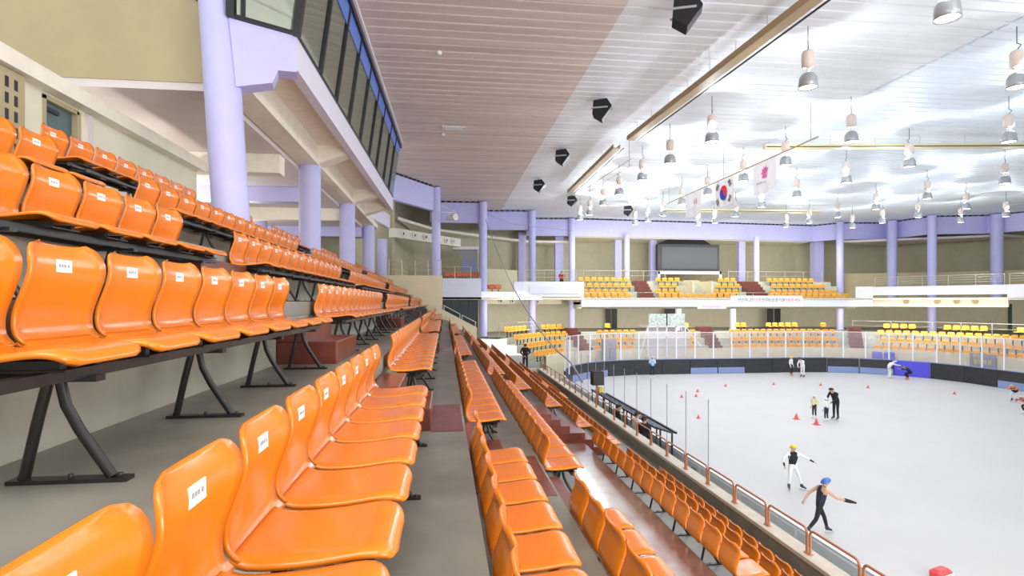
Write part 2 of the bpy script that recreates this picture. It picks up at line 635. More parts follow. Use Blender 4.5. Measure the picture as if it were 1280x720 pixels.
def catmull(pts, k):
    out = []
    for i in range(len(pts) - 1):
        p0, p1, p2, p3 = pts[max(i - 1, 0)], pts[i], pts[i + 1], pts[min(i + 2, len(pts) - 1)]
        for s_ in range(k):
            t = s_ / k
            out.append(tuple(0.5 * (2 * b + (c - a) * t + (2 * a - 5 * b + 4 * c - d) * t * t + (3 * b - a - 3 * c + d) * t ** 3)
                             for a, b, c, d in zip(p0, p1, p2, p3)))
    out.append(pts[-1])
    return out


BACKP = [(-0.010, 0.425), (-0.045, 0.470), (-0.048, 0.545), (-0.020, 0.63), (0.002, 0.70), (-0.002, 0.755), (-0.024, 0.805)]
SEATP = [(-0.028, 0.437), (0.02, 0.418), (0.11, 0.415), (0.22, 0.422), (0.32, 0.435), (0.375, 0.436), (0.405, 0.424), (0.417, 0.402)]
HALF = 0.216
FHALF = 0.25
# the seat sheet is swept front-to-back with its normal up: reverse the sense of the normal by mirroring the sweep
b = MB()
sheet(b, catmull(BACKP, 3), HALF, 0.085, 0.016, 14, 0.012, 0.012)
ME_BACK = b.mesh('backrest', M['orange'])


def seat_pan(mb, prof, nu, corner, lift, thick):
    tmp = MB()
    sheet(tmp, [(-x, z) for x, z in prof], HALF, corner, thick, nu, lift, 0.004)
    mb.smooth = True
    mb.add([(-x, y, z) for x, y, z in tmp.v], [f[::-1] for f in tmp.f])
    mb.smooth = False


b = MB()
# normal of the mirrored sweep points down; so sweep offsets go below for the top face: flip lift and thickness
seat_pan(b, catmull(SEATP, 2), 14, 0.07, -0.010, -0.016)
ME_PAN = b.mesh('seat', M['orange'])
b = MB()
b.add([(0.0045, -0.055, 0.70), (0.0045, 0.035, 0.70), (0.0035, 0.035, 0.748), (0.0035, -0.055, 0.748), (-0.002, -0.055, 0.70), (-0.002, 0.035, 0.70), (-0.003, 0.035, 0.748), (-0.003, -0.055, 0.748)],
      [(0, 1, 2, 3), (7, 6, 5, 4), (0, 4, 5, 1), (1, 5, 6, 2), (2, 6, 7, 3), (3, 7, 4, 0)])
b.cur = 1
for y0_, y1_ in ((-0.042, -0.030), (-0.026, -0.016), (-0.012, 0.0), (0.008, 0.020)):
    b.add([(0.0049, y0_, 0.719), (0.0049, y1_, 0.719), (0.0047, y1_, 0.731), (0.0047, y0_, 0.731)], [(0, 1, 2, 3)])
ME_STICK = b.mesh('number_sticker', [M['sticker'], M['greypanel']])
b = MB().box(0.06, 0.34, -0.10, -0.07, 0.385, 0.412).box(0.06, 0.34, 0.07, 0.10, 0.385, 0.412).box(0.04, 0.36, -0.11, 0.11, 0.379, 0.386)
ME_BRK = b.mesh('mounting_bracket', M['black'])
# one lighter mesh for what is too far away to show parts
lo = MB()
sheet(lo, catmull(BACKP, 1), HALF, 0.085, 0.016, 6, 0.010, 0.012)
seat_pan(lo, SEATP, 6, 0.06, -0.008, -0.016)

PITCH = 0.474
SECT = [(None, 5.1), (6.4, 13.3), (14.5, 23.2), (24.6, 32.2), (33.4, 36.6)]
HAS = {k: [0, 1, 2, 3, 4] for k in 'ABKLCDE'}
HAS.update({'F': [2, 3], 'G': [2, 3], 'H': [0, 1, 2, 3], 'I': [0, 1, 2, 3], 'J': [0, 1, 3]})
COLS_A = [10.95, 18.05, 24.8, 31.6, 38.4]
spots = []   # (distance, row index, section, seat number, x, y, z, visible)
frames = []
for ri, (k, x, z) in enumerate(ROWS):
    for si in HAS[k]:
        a0, a1 = SECT[si]
        if si == 0:
            a1 += DY.get(k, 0)
        if si == 1:
            a0 += DY.get(k, 0) - 0.1
        n = 0
        if si == 0:
            ymin = {'A': 1.8, 'B': 1.6, 'K': 1.6, 'L': 0.9, 'C': 0.6, 'D': 1.2, 'E': 2.4}.get(k, 4.0)
            ys = []
            y = a1 - PITCH / 2 - 0.02
            while y > ymin:
                ys.append(y)
                y -= PITCH
        else:
            ys = []
            y = a0 + PITCH / 2 + 0.02
            lim = a1 - PITCH / 2
            if k in 'FGHIJ' and si == 4:
                lim = 31
            while y < lim + 0.05:
                ys.append(y)
                y += PITCH
        if not ys:
            continue
        fa, fb = min(ys) - PITCH / 2, max(ys) + PITCH / 2
        if k == 'A':
            for c in COLS_A:
                if fa < c < fb:
                    if c - 0.42 - fa > 0.8:
                        frames.append((ri, si, fa, c - 0.42))
                    fa = c + 0.42
        if fb - fa > 0.8:
            frames.append((ri, si, fa, fb))
        for n, y in enumerate(ys):
            if k == 'A' and any(abs(y - c) < 0.56 for c in COLS_A):
                continue
            spots.append((ri, si, n, x, y, z))


def inview(p):
    q = project(p)
    return q is not None and -30 < q[0] < 1310 and -30 < q[1] < 750


vis = []
rest = []
for s_ in spots:
    ri, si, n, x, y, z = s_
    pts = [(x + 0.1, y, z + 0.8), (x + 0.1, y, z + 0.45)]
    if not any(inview(p) for p in pts):
        if si == 0 and y < 0.9:
            continue
        rest.append(s_) if False else None
        continue
    q = project((x + 0.1, y, z + 0.6))
    # how large it shows: nearer is larger; the low rows behind each other show less
    vis.append((q[2] * (1.25 if ROWS[ri][0] in 'IJ' else 1.0), s_))
vis.sort(key=lambda t: t[0])
near = [s_ for _d, s_ in vis[:300]]
far = [s_ for _d, s_ in vis[300:]]
# keep numbering stable: seats counted from the aisle that faces the block
BLOCK = ['block before the first aisle', 'block after the first aisle', 'block after the second aisle', 'block after the third aisle',
         'block after the fourth aisle']
for ri, si, n, x, y, z in near:
    k = ROWS[ri][0]
    lab = 'orange seat, row %s from the top, %s places %s the %s aisle' % (num(ri + 1), num(n + 1), 'before' if si == 0 else 'after', nth[max(si - 1, 0)])
    t = thing('stadium_seat', lab, 'seat', (x, y, z), 0, 'orange seats of the near stand')
    jit = random.uniform(-0.006, 0.006)
    t.rotation_euler[2] = jit
    bk = mesh_obj('backrest', ME_BACK, t)
    mesh_obj('seat', ME_PAN, t)
    mesh_obj('mounting_bracket', ME_BRK, t)
    if k in 'ABKLC':
        mesh_obj('number_sticker', ME_STICK, bk)['label'] = 'white number sticker on the backrest'
mb = MB()
mb.smooth = True
for ri, si, n, x, y, z in far:
    mb.add([(px + x, py + y, pz + z) for px, py, pz in lo.v], lo.f)
o = mb.build('stadium_seats', M['orange'])
tag(o, 'remaining small orange seats at the far end of the near stand', 'seats', 'orange seats of the near stand', 'stuff')


# seat support frames
def leg_mb(y):
    m = MB()
    m.tube([(0.19, y, 0.365), (0.15, y, 0.20), (0.11, y, 0.014)], 0.0165)
    m.tube([(0.21, y, 0.365), (0.235, y, 0.25), (0.275, y, 0.17), (0.375, y, 0.014)], 0.0165)
    pl = MB().box(0.07, 0.43, y - 0.025, y + 0.025, 0.0, 0.0138)
    for xx in (0.10, 0.25, 0.40):
        pl.lathe([(0.009, 0.0139), (0.009, 0.026), (0.0, 0.027)], (xx, y, 0), 6)
    return m, pl


for ri, si, ya, yb in frames:
    k, x, z = ROWS[ri]
    lab = 'black steel support rail under the seats of row %s, %s' % (num(ri + 1), BLOCK[si])
    rail = MB()
    L_ = yb - ya
    for xr in (0.09, 0.29):
        rail.bar((xr, 0.03, 0.36), (xr, L_ - 0.03, 0.36), 0.045, 0.035)
    nb = max(2, round(L_ / 0.95))
    ysl = [0.25 + (L_ - 0.6) * i / (nb - 1) for i in range(nb)]
    for yy in ysl:
        rail.bar((0.06, yy, 0.338), (0.34, yy, 0.338), 0.05, 0.02)
    if si <= 2:
        t = thing('seat_support', lab, 'seat support', (x, ya, z), 0, 'seat supports of the near stand')
        rail.build('rail', M['black'], t)
        for yy in ysl:
            m_, pl = leg_mb(yy)
            lg = m_.build('leg', M['black'], t)
            pl.build('base_plate', M['black'], lg)
    else:
        for yy in ysl:
            for l in leg_mb(yy):
                rail.add(l.v, l.f)
        tag(rail.build('seat_support', M['black'], loc=(x, ya, z)), lab, 'seat support', 'seat supports of the near stand')

# ------------------------------------------------------------------ parapet and rails at the foot of the stand
mb = MB().box(6.16, 6.40, Y0, 36.8, -0.02, 1.46)
mb.cur = 1
mb.box(6.13, 6.44, Y0, 36.8, 1.46, 1.53)
struct('wall_parapet', mb, [M['parapet'], M['ledge']], 'grey beige concrete parapet at the foot of the orange stand', 'wall')
y = 6.6
i = 0
while y < 36:
    L_ = 1.16
    pts = [(0, 0, 0), (0, 0, 0.34)]
    pts += [(0, 0.09 - 0.09 * math.cos(t), 0.34 + 0.09 * math.sin(t)) for t in (0.5, 1.05)]
    pts += [(0, 0.09, 0.43), (0, L_ - 0.09, 0.43)]
    pts += [(0, L_ - 0.09 + 0.09 * math.sin(t), 0.34 + 0.09 * math.cos(t)) for t in (0.5, 1.05)]
    pts += [(0, L_, 0.34), (0, L_, 0)]
    t = thing('parapet_rail', 'copper brown tubular rail on the parapet, number %s from the camera end' % num(i + 1), 'railing', (6.28, y, 1.53), 0,
              'copper rails along the parapet')
    MB().tube(pts, 0.022, 8).build('rail_tube', M['copper'], t)
    f = MB()
    for yy in (0, L_):
        f.lathe([(0.05, 0), (0.05, 0.012), (0.024, 0.02)], (0, yy, 0), 10)
    f.build('foot_plate', M['copper'], t)
    y += 1.25
    i += 1

# ------------------------------------------------------------------ far lower stand
OFFS = [2.7, 3.5, 4.3, 5.1]
SEATZ = [2.15, 2.73, 3.34, 3.90]
fz = [zz - 0.66 for zz in SEATZ]
mb = MB()
A0 = 152
for i, o_ in enumerate(OFFS):
    p0 = rink_path(o_ - 0.25, A0)
    p1 = rink_path(o_ + 0.55, A0)
    zp = fz[i - 1] if i else -0.02
    ribbon(mb, p0, zp, p0, fz[i])
    ribbon(mb, p0, fz[i], p1, fz[i])
struct('floor_terraces', mb, M['riser'], 'pale stepped terraces of the far lower stand', 'floor')
mb = MB()
for (px0, px1) in ():
    pass
pw0, pw1 = rink_path(1.75, A0), rink_path(1.95, A0)
ribbon(mb, pw0, -0.02, pw0, 1.95)
ribbon(mb, pw0, 1.95, pw1, 1.95)
ribbon(mb, pw1, 1.95, pw1, -0.02)
struct('wall_front', mb, M['cream'], 'cream low wall in front of the far lower stand', 'wall')

# small seat for the far stands
fs_back = MB()
sheet(fs_back, catmull([(-0.01, 0.42), (-0.04, 0.50), (-0.02, 0.62), (-0.05, 0.78)], 2), FHALF, 0.07, 0.02, 8, 0.008, 0.01)
MEF_BACK = fs_back.mesh('backrest', M['amber'])
fs_pan = MB()
seat_pan(fs_pan, [(-0.03, 0.43), (0.05, 0.415), (0.2, 0.42), (0.35, 0.43), (0.41, 0.40)], 8, 0.06, -0.006, -0.02)
MEF_PAN = fs_pan.mesh('seat', M['amber'])
b = MB().box(0.12, 0.18, -0.03, 0.03, 0.03, 0.40).box(0.05, 0.25, -0.1, 0.1, 0.0, 0.03)
MEF_PED = b.mesh('pedestal', M['black'])


def far_seat(x, y, z, rz, lab, grp):
    t = thing('spectator_seat', lab, 'spectator seat', (x, y, z), rz, grp)
    mesh_obj('backrest', MEF_BACK, t)
    mesh_obj('seat', MEF_PAN, t)
    mesh_obj('pedestal', MEF_PED, t)


def add_far(mb, x, y, z, rz):
    c, s_ = math.cos(rz), math.sin(rz)
    for src in (fs_back, fs_pan, b):
        mb.smooth = src is not b
        mb.cur = 1 if src is b else 0
        mb.add([(x + px * c - py * s_, y + px * s_ + py * c, z + pz) for px, py, pz in src.v], src.f)


stuff = MB()
LOWER_AISLE = [(800, 814), (881, 902), (1055, 1085), (719, 736)]
n_ind = 0
rowword = ['front', 'second', 'third', 'top']
for i, o_ in enumerate(OFFS):
    c = 0
    for (x, y, h) in walk(rink_path(o_, A0, y1=26), 0.62, 0.3):
        q = project((x, y, SEATZ[i]))
        if q is None or q[0] > 1300 or q[0] < 598:
            continue
        if any(a - (9 if i < 3 else 17) < q[0] < b_ + (9 if i < 3 else 17) for a, b_ in LOWER_AISLE):
            continue
        if 800 < q[0] < 862 and i < 3:
            continue
        if i == 3 and (int(c * 0.37) % 3 == 2):
            c += 1
            continue
        c += 1
        rz = h - PI / 2
        if n_ind < 168 and i < 3:
            far_seat(x, y, fz[i], rz, 'amber seat, %s row of the far lower stand, place %s from the corner' % (rowword[i], num(c)),
                     'amber seats of the far lower stand')
            n_ind += 1
        else:
            add_far(stuff, x, y, fz[i], rz)
if stuff.v:
    tag(stuff.build('spectator_seats', [M['amber'], M['black']]), 'remaining small amber seats in the upper rows of the far lower stand', 'seats',
        'amber seats of the far lower stand', 'stuff')

# red stairs in the lower stand
for j, (pxa, pxb) in enumerate(LOWER_AISLE[1:3] + LOWER_AISLE[3:]):
    mb = MB()
    pc = (pxa + pxb) / 2
    best = None
    for (x, y, h) in walk(rink_path(OFFS[1], A0), 0.1):
        q = project((x, y, 3))
        if q and (best is None or abs(q[0] - pc) < best[0]):
            best = (abs(q[0] - pc), x, y, h)
    _, x, y, h = best
    for s_ in range(7):
        mb.box(-0.5, 0.5, -1.2 + s_ * 0.4, 2.4, fz[0] + s_ * 0.31, fz[0] + (s_ + 1) * 0.31)
    o = mb.build('stair', M['red'], loc=(x, y, 0))
    o.rotation_euler[2] = h
    tag(o, ['dark red stair in the far lower stand beside the long banner', 'dark red stair in the far lower stand near the blue pad',
            'dark red stair in the corner of the far lower stand'][j], 'stair')

# walkway behind the lower stand
WALL = [(-3.5, 40), (-2.5, 46.5), (3, 49.8), (8.5, 54.5), (13, 56.5), (38, 57.5), (46.5, 54.5), (54, 46), (57, 20)]
inner = rink_path(5.65, A0)
mb = MB().prism([(x, y) for x, y in inner] + list(reversed(WALL[1:])), 3.1, 3.24)
struct('floor_walkway', mb, M['concrete'], 'grey walkway behind the far lower stand', 'floor')
mb = MB()
for a, b_ in zip(WALL, WALL[1:]):
    mb.cur = 0
    mb.slab(a, b_, 3.0, 6.25, 0.2)
    mb.cur = 1
    mb.slab(a, b_, 6.25, 9.0, 0.2)
    mb.cur = 2
    mb.slab(a, b_, 9.0, 14.2, 0.2)
struct('wall_far', mb, [M['offwhite'], M['tile'], M['olive']], 'cream and khaki back wall around the far galleries', 'wall')
# ---- wall panel joints (dark thin recess lines) belong to the wall: window-like khaki panels
for j, px in enumerate((742, 765, 790, 902, 960, 990)):
    p = aty(px, 320, 56.7 + (px - 740) * 0.003)
    mb = MB().box(p.x - 0.9, p.x + 0.9, p.y - 0.04, p.y, 9.15, 10.9)
    struct('trim_%d' % (j + 1), mb, M['olive'], 'khaki access panel, %s from the corner column, on the far upper wall' % num(j + 1), 'wall panel')

# ------------------------------------------------------------------ balcony slab, fascias
FAS = [(-0.6, 43.2), (2.8, 43.2), (5.6, 45.5), (6.4, 45.6), (11.5, 45.6), (11.8, 47.1), (37.6, 47.5), (38.6, 46.6), (43.6, 38.8), (46, 28)]
mb = MB().prism(FAS + [(58, 28), (57.5, 44)] + list(reversed(WALL[1:-1])), 6.12, 6.3)
struct('floor_gallery', mb, M['offwhite'], 'slab of the upper gallery around the far end', 'floor')


def fascia(a, b_, z0, z1, m, lab, t=0.22):
    mb = MB().slab(a, b_, z0, z1, t)
    struct('wall_fascia', mb, m, lab, 'balcony front')


fascia(FAS[0], FAS[1], 6.15, 7.75, M['lavwhite'], 'plain lavender balcony front beside the end of the orange stand')
fascia(FAS[1], FAS[2], 6.15, 6.75, M['lavwhite'], 'low white balcony edge below the coral seats')
fascia(FAS[3], FAS[4], 6.35, 7.62, M['white_metal'], 'white balcony front with recessed panel before the corner column')
fascia((5.6, 45.4), (6.4, 45.5), 6.15, 7.6, M['lavwhite'], 'short lavender return of the balcony front')
mb = MB().box(6.9, 11.1, 45.54, 45.6, 6.62, 7.2)
struct('trim_11', mb, M['lavwhite'], 'long recessed panel on the white corner balcony front', 'trim')
fascia(FAS[4], FAS[5], 5.5, 7.6, M['white_metal'], 'white end wall of the middle balcony near the corner column')
fascia(FAS[5], FAS[6], 5.52, 6.22, M['white_metal'], 'long white lower edge of the middle balcony')
fascia(FAS[6], FAS[7], 5.52, 7.35, M['white_metal'], 'white end wall of the middle balcony toward the railing gallery')
fascia(FAS[7], FAS[8], 6.55, 7.3, M['lavwhite'], 'long pale balcony front of the side gallery')
fascia(FAS[8], FAS[9], 6.1, 7.3, M['lavwhite'], 'pale balcony front at the edge of the side gallery')
mb = MB().box(11.6, 38, 47.3, 47.9, 5.5, 5.62)
struct('trim_12', mb, M['white_metal'], 'white underside strip of the middle balcony', 'trim')

# middle balcony terraces and seats
BZ = [6.38 - 0.44, 6.75 - 0.44, 7.32 - 0.44, 7.9 - 0.44]
BY = [48.15, 48.95, 49.75, 50.55]
mb = MB()
for i in range(4):
    mb.box(12.0, 37.8, BY[i] - 0.35, 52.2, BZ[i] - 0.6, BZ[i])
mb.box(12.0, 37.8, 51.1, 52.2, BZ[3], 7.9)
struct('floor_balcony', mb, M['riser'], 'stepped terraces of the middle balcony', 'floor')
B_AISLE = [(796, 813), (858, 888), (932, 954)]
for i in range(4):
    c = 0
    x = 12.5
    while x < 37.5 - i * 0.5:
        q = project((x, BY[i], BZ[i] + 0.6))
        if not any(a - 8 < q[0] < b_ + 8 for a, b_ in ([B_AISLE[0], B_AISLE[2]] if i < 1 else B_AISLE)):
            c += 1
            far_seat(x, BY[i] + 0.15, BZ[i], -PI / 2, 'amber seat, %s row of the far balcony, place %s from the corner columns' % (rowword[i], num(c)),
                     'amber seats of the far balcony')
        x += 0.62
for j, (pxa, pxb) in enumerate((B_AISLE[0], B_AISLE[2])):
    a_, b_ = aty(pxa, 360, 49.5).x, aty(pxb, 360, 49.5).x
    mb = MB()
    for s_ in range(7):
        mb.box(a_, b_, 47.95 + s_ * 0.4, 51.2, BZ[0] + s_ * 0.28, BZ[0] + 0.28 + s_ * 0.28)
    tag(mb.build('stair', M['red']), ['dark red stair on the far balcony, nearer the corner column', 'dark red stair on the far balcony, beyond the black screen'][j], 'stair')
# stair entrance box in the balcony
a_, b_ = aty(861, 355, 49.5).x, aty(884, 355, 49.5).x
t = thing('stair_entrance', 'cream stairwell opening below the black screen on the far balcony', 'stair entrance', ((a_ + b_) / 2, 49.6, 6.1))
w_ = (b_ - a_) / 2
mb = MB().box(-w_ - 0.1, -w_ + 0.1, -1.1, 1.6, 0, 1.75)
mb.build('side_wall', M['cream'], t)
mb = MB().box(w_ - 0.1, w_ + 0.1, -1.1, 1.6, 0, 1.75)
mb.build('side_wall', M['cream'], t)
MB().box(-w_ + 0.1, w_ - 0.1, 1.3, 1.6, 0, 1.9).build('back_wall', M['olive'], t)


# ------------------------------------------------------------------ railings
def railing(name, lab, pts, z, h, m, grp=None, bars=3, step=1.6, r=0.028):
    pts = [Vector((p[0], p[1], 0)) for p in pts]
    o0 = pts[0].copy()
    t = thing(name, lab, 'railing', (o0.x, o0.y, z), 0, grp)
    rl = MB()
    for a, b_ in zip(pts, pts[1:]):
        for kk in range(bars):
            hh = h * (1 - kk / bars * 0.9)
            q = Vector((0, 0, hh))
            rl.tube([a - o0 + q, b_ - o0 + q], r * (1 if kk == 0 else 0.6), 6)
    rl.build('rail', m, t)
    for a, b_ in zip(pts, pts[1:]):
        L_ = (b_ - a).length
        n = max(1, round(L_ / step))
        for kk in range(n + (1 if b_ is pts[-1] else 0)):
            q = a + (b_ - a) * (kk / n) - o0
            MB().tube([q, q + Vector((0, 0, h))], r, 6).build('post', m, t)
    return t


railing('guard_rail', 'steel rail along the white corner balcony front', [(6.5, 45.75), (11.5, 45.75)], 7.62, 0.95, M['chrome'])
railing('guard_rail', 'steel rail behind the top seats of the middle balcony before the screen', [(12.3, 51.6), (21, 51.6)], 7.9, 1.0, M['chrome'], bars=2, step=2)
railing('guard_rail', 'steel rail behind the top seats of the middle balcony beyond the screen', [(27.4, 51.6), (37.2, 51.6)], 7.9, 1.0, M['chrome'], bars=2, step=2)
railing('guard_rail', 'low steel rail before the front row of the middle balcony', [(12.0, 47.4), (36.5, 47.6)], 6.22, 0.55, M['chrome'], bars=1, step=2.2, r=0.02)
railing('guard_rail', 'steel rail along the front of the side gallery', [(38.8, 46.6), (43.7, 39.1)], 7.3, 0.85, M['chrome'], bars=4, step=1.7)
railing('guard_rail', 'steel rail along the front of the edge gallery', [(43.8, 38.8), (46, 29)], 7.3, 0.85, M['chrome'], bars=4, step=1.7)
railing('guard_rail', 'steel rail on the plain lavender balcony front', [(-0.5, 43.35), (2.0, 43.35)], 7.75, 0.9, M['chrome'], bars=2, step=1.2)
railing('guard_rail', 'steel rail on the cream end wall above the last orange seats', [(-3.6, 36.95), (-0.25, 36.95)], 7.65, 1.0, M['chrome'], bars=3, step=0.9, r=0.022)
railing('guard_rail', 'steel rail along the walkway at the corner of the far lower stand', [(4.2, 43.4), (6.0, 46.0), (9.0, 47.6)], 3.24, 1.0, M['chrome'], bars=3, step=1.1)
railing('guard_rail', 'low steel rail behind the side seats of the far lower stand', [(37.7, 48.0), (42.0, 43.9), (44.3, 38), (44.3, 30)], 3.24, 0.95, M['chrome'], bars=2, step=2.4)
t = railing('guard_rail', 'steel rail before the khaki wall of the concourse', [(-5.6, 16), (-5.6, 30)], ZR['A'], 1.05, M['chrome'], bars=3, step=1.8)

# ------------------------------------------------------------------ ring columns and lavender roof beam
RING = [(-3.3, 34.6), (-0.6, 39), (-0.85, 44.5), (3.0, 44.4), (3.3, 48.5), (7.5, 48.1), (7.9, 52.4), (11.9, 52.0), (37.8, 53.8), (39.2, 51.7), (43.8, 51.2), (44.4, 46.8),
        (49.2, 45.6), (50.6, 43.4), (53, 40)]
for j, (a, b_) in enumerate(zip(RING, RING[1:])):
    mb = MB().slab(a, b_, 12.2, ZC - 0.12, 0.35)
    struct('beam_roof', mb, M['lav'], 'lavender roof edge beam, stretch %s counted from the glass booth' % num(j + 1), 'beam')
    mb = MB()
    a3, b3 = Vector((*a, 0)), Vector((*b_, 0))
    n = int((b3 - a3).length / 0.47)
    d = (b3 - a3).normalized()
    for kk in range(n):
        q = a3 + d * (0.1 + kk * 0.47)
        mb.bar(q + Vector((0, 0, ZC - 0.06)), q + d * 0.24 + Vector((0, 0, ZC - 0.06)), 0.12, 0.11)
    if n:
        struct('trim_%d' % (20 + j), mb, M['dark'], 'dark toothed gap above roof beam stretch %s' % num(j + 1), 'trim')


def column(x, y, z0, z1, r, lab, m='lav', lean=0.0, sq=False):
    mb = MB()
    if sq:
        mb.box(x - r, x + r, y - r * 0.8, y + r * 0.8, z0, z1)
    else:
        mb.lathe([(r, 0), (r, z1 - z0)], (0, 0, 0), 24)
        mb.v = [(vx + x - lean * vz, vy + y, vz + z0) for vx, vy, vz in mb.v]
    struct('column', mb, M[m], lab, 'column')


column(-0.6, 39, 3.2, 13.8, 0.30, 'lavender column at the end of the orange stand below the roof corner')
column(3.0, 44.2, 3.2, 13.8, 0.32, 'lavender column standing at the corner of the plain lavender balcony front')
column(7.5, 47.9, 3.2, 13.8, 0.31, 'lavender column behind the white corner balcony front')
column(11.9, 51.8, 3.2, 13.8, 0.31, 'lavender column at the start of the long far roof beam')
column(7.2, 52.2, 6.3, 12.5, 0.35, 'square lavender pillar behind the second corner column', sq=True)
column(11.0, 53.5, 6.3, 12.5, 0.40, 'square lavender pillar behind the third corner column', sq=True)
for px, lab in ((783.5, 'lavender column on the far balcony before the black screen'), (945.5, 'lavender column on the far balcony beyond the black screen')):
    p = aty(px, 330, 51.9)
    column(p.x, 51.9, 7.4, 12.4, 0.27, lab)
for px, lab in ((772, 'square lavender pillar nearest the first balcony column'), (816, 'square lavender pillar beside the black screen'),
                (926, 'square lavender pillar past the black screen'), (1021, 'wide square lavender pillar at the end of the long far beam')):
    p = aty(px, 330, 54.5)
    column(p.x, 54.5, 7.4, 12.4, 0.34 if px != 1021 else 0.5, lab, sq=True)
p = aty(1050, 330, 50.8)
column(p.x, 50.8, 3.2, 13.8, 0.33, 'lavender column where the middle balcony ends')
p = aty(1165, 330, 46.0)
column(p.x, 46.0, 3.2, 13.8, 0.36, 'lavender column in the middle of the side gallery')
p = aty(1115, 330, 49.5)
column(p.x, 49.5, 6.3, 13.8, 0.42, 'thick lavender column set back in the side gallery')
p = aty(1246, 330, 44.8)
column(p.x, 44.8, 6.3, 13.8, 0.47, 'thickest lavender column near the edge of the side gallery')
for px, lab in ((848, 'pale column under the far balcony behind the white frame'), (916, 'pale column under the far balcony below the long banner')):
    p = aty(px, 400, 51.3)
    column(p.x, 51.3, 3.2, 6.1, 0.30, lab, 'lavwhite')

# soffit of the galleries and side gallery back parapet
mb = MB().prism([(12.2, 52.4), (37.6, 54.2), (38, 57.5), (13, 56.5)], 12.15, 12.3)
struct('ceiling_gallery', mb, M['offwhite'], 'pale soffit above the far balcony', 'ceiling')
mb = MB().prism([(39.5, 52), (50.5, 45.2), (54, 46), (46, 54.6)], 11.9, 12.1)
struct('ceiling_gallery', mb, M['soffit'], 'dim soffit above the side gallery', 'ceiling')
mb = MB().prism([(-3.2, 39.2), (-0.8, 44.9), (3.2, 48.9), (7.8, 52.7), (12, 52.6), (12, 56), (8, 54), (3, 49.8), (-2.5, 46.5)], 11.6, 11.8)
struct('ceiling_gallery', mb, M['rawconc'], 'beige concrete soffit above the corner gallery', 'ceiling')
mb = MB().slab((38.8, 51.5), (46, 47.8), 6.3, 8.75, 0.15).slab((46, 47.8), (52.5, 42.2), 6.3, 8.75, 0.15).slab((52.5, 42.2), (55, 32), 6.3, 8.75, 0.15)
struct('wall_gallery', mb, M['beige'], 'beige chest-high wall behind the side gallery', 'wall')
mb = MB().slab((2.9, 48.9), (7.0, 52.2), 6.3, 8.9, 0.15)
struct('wall_gallery', mb, M['cream'], 'cream chest-high wall in the corner gallery', 'wall')
# cream duct band with round nozzles under the side gallery
t = thing('air_duct', 'cream air duct with round nozzles under the side gallery', 'duct', (38.6, 47.6, 5.5))
d = Vector((5.8, -8.2, 0))
MB().bar((0, 0, 0.4), tuple(d + Vector((0, 0, 0.4))), 0.6, 0.75).build('duct_body', M['duct'], t)
nv = Vector((-d.y, d.x, 0)).normalized() * -1
for f in (0.33, 0.55, 0.68, 0.80):
    q = d * f - Vector((0.82, 0.57, 0)) * 0.32
    ring = MB()
    ring.lathe([(0.20, 0), (0.22, 0.10), (0.14, 0.12), (0.12, 0.02)], (0, 0, 0), 14, 'x')
    o = ring.build('nozzle', M['beige'], t, loc=(q.x, q.y, 0.45))
    o.rotation_euler[2] = PI + math.atan2(0.57, 0.82)
# corner gallery duct and its nozzles
def duct(lab, a, b_, sz, ns, ms='duct'):
    a, b_ = Vector(a), Vector(b_)
    t = thing('air_duct', lab, 'duct', tuple(a))
    d = b_ - a
    MB().bar((0, 0, 0), tuple(d), sz, sz).build('duct_body', M[ms], t)
    nn = Vector((d.y, -d.x, 0)).normalized()
    for f in ns:
        q = d * f + nn * sz * 0.5
        r_ = MB()
        r_.lathe([(0.17, 0), (0.20, 0.16), (0.13, 0.17), (0.11, 0.03)], (0, 0, 0), 14, 'x')
        r_.cur = 1
        r_.lathe([(0.11, 0.04), (0.0, 0.04)], (0, 0, 0), 14, 'x')
        o = r_.build('nozzle', [M['white'], M['dark']], t, loc=tuple(q))
        o.rotation_euler[2] = math.atan2(nn.y, nn.x)


duct('white air duct with round nozzles running behind the columns past the glass booth', atd(490, 291, 38), atd(572, 304, 43.5), 0.62, (0.10, 0.26, 0.42, 0.62, 0.75, 0.86))
duct('white air duct with nozzles under the corner gallery', atd(585, 376, 46), atd(700, 377, 53), 0.5, (0.06, 0.30, 0.42, 0.7))

# ------------------------------------------------------------------ end wall of the near stand
mb = MB().box(-8, -0.15, Y1, Y1 + 0.2, 3.0, 7.65)
mb.box(-0.15, 6.4, Y1, Y1 + 0.2, -0.02, 1.5)
vs = [(-0.15, Y1, 1.5), (2.1, Y1, 1.5), (2.1, Y1, 4.25), (-0.15, Y1, 5.45)]
mb.add([(x, y_, z) for x, y_, z in vs] + [(x, Y1 + 0.2, z) for x, y_, z in vs], [(0, 1, 2, 3), (7, 6, 5, 4), (1, 5, 6, 2), (2, 6, 7, 3)])
struct('wall_end', mb, M['cream'], 'cream end wall of the orange stand with its slanting stair parapet', 'wall')
t = thing('handrail', 'thin steel handrail on the slanting cream parapet', 'railing', (-0.1, Y1 + 0.1, 5.4))
MB().tube([(0, 0, 0.32), (1.1, 0, -0.27)], 0.03, 6).tube([(1.2, 0, -0.32), (2.15, 0, -0.82)], 0.03, 6).build('rail', M['chrome'], t)
for xx, zz in ((0.05, 0.3), (1.08, -0.26), (1.22, -0.33), (2.1, -0.8)):
    MB().tube([(xx, 0, zz), (xx, 0, zz - 0.36)], 0.025, 6).build('post', M['chrome'], t)
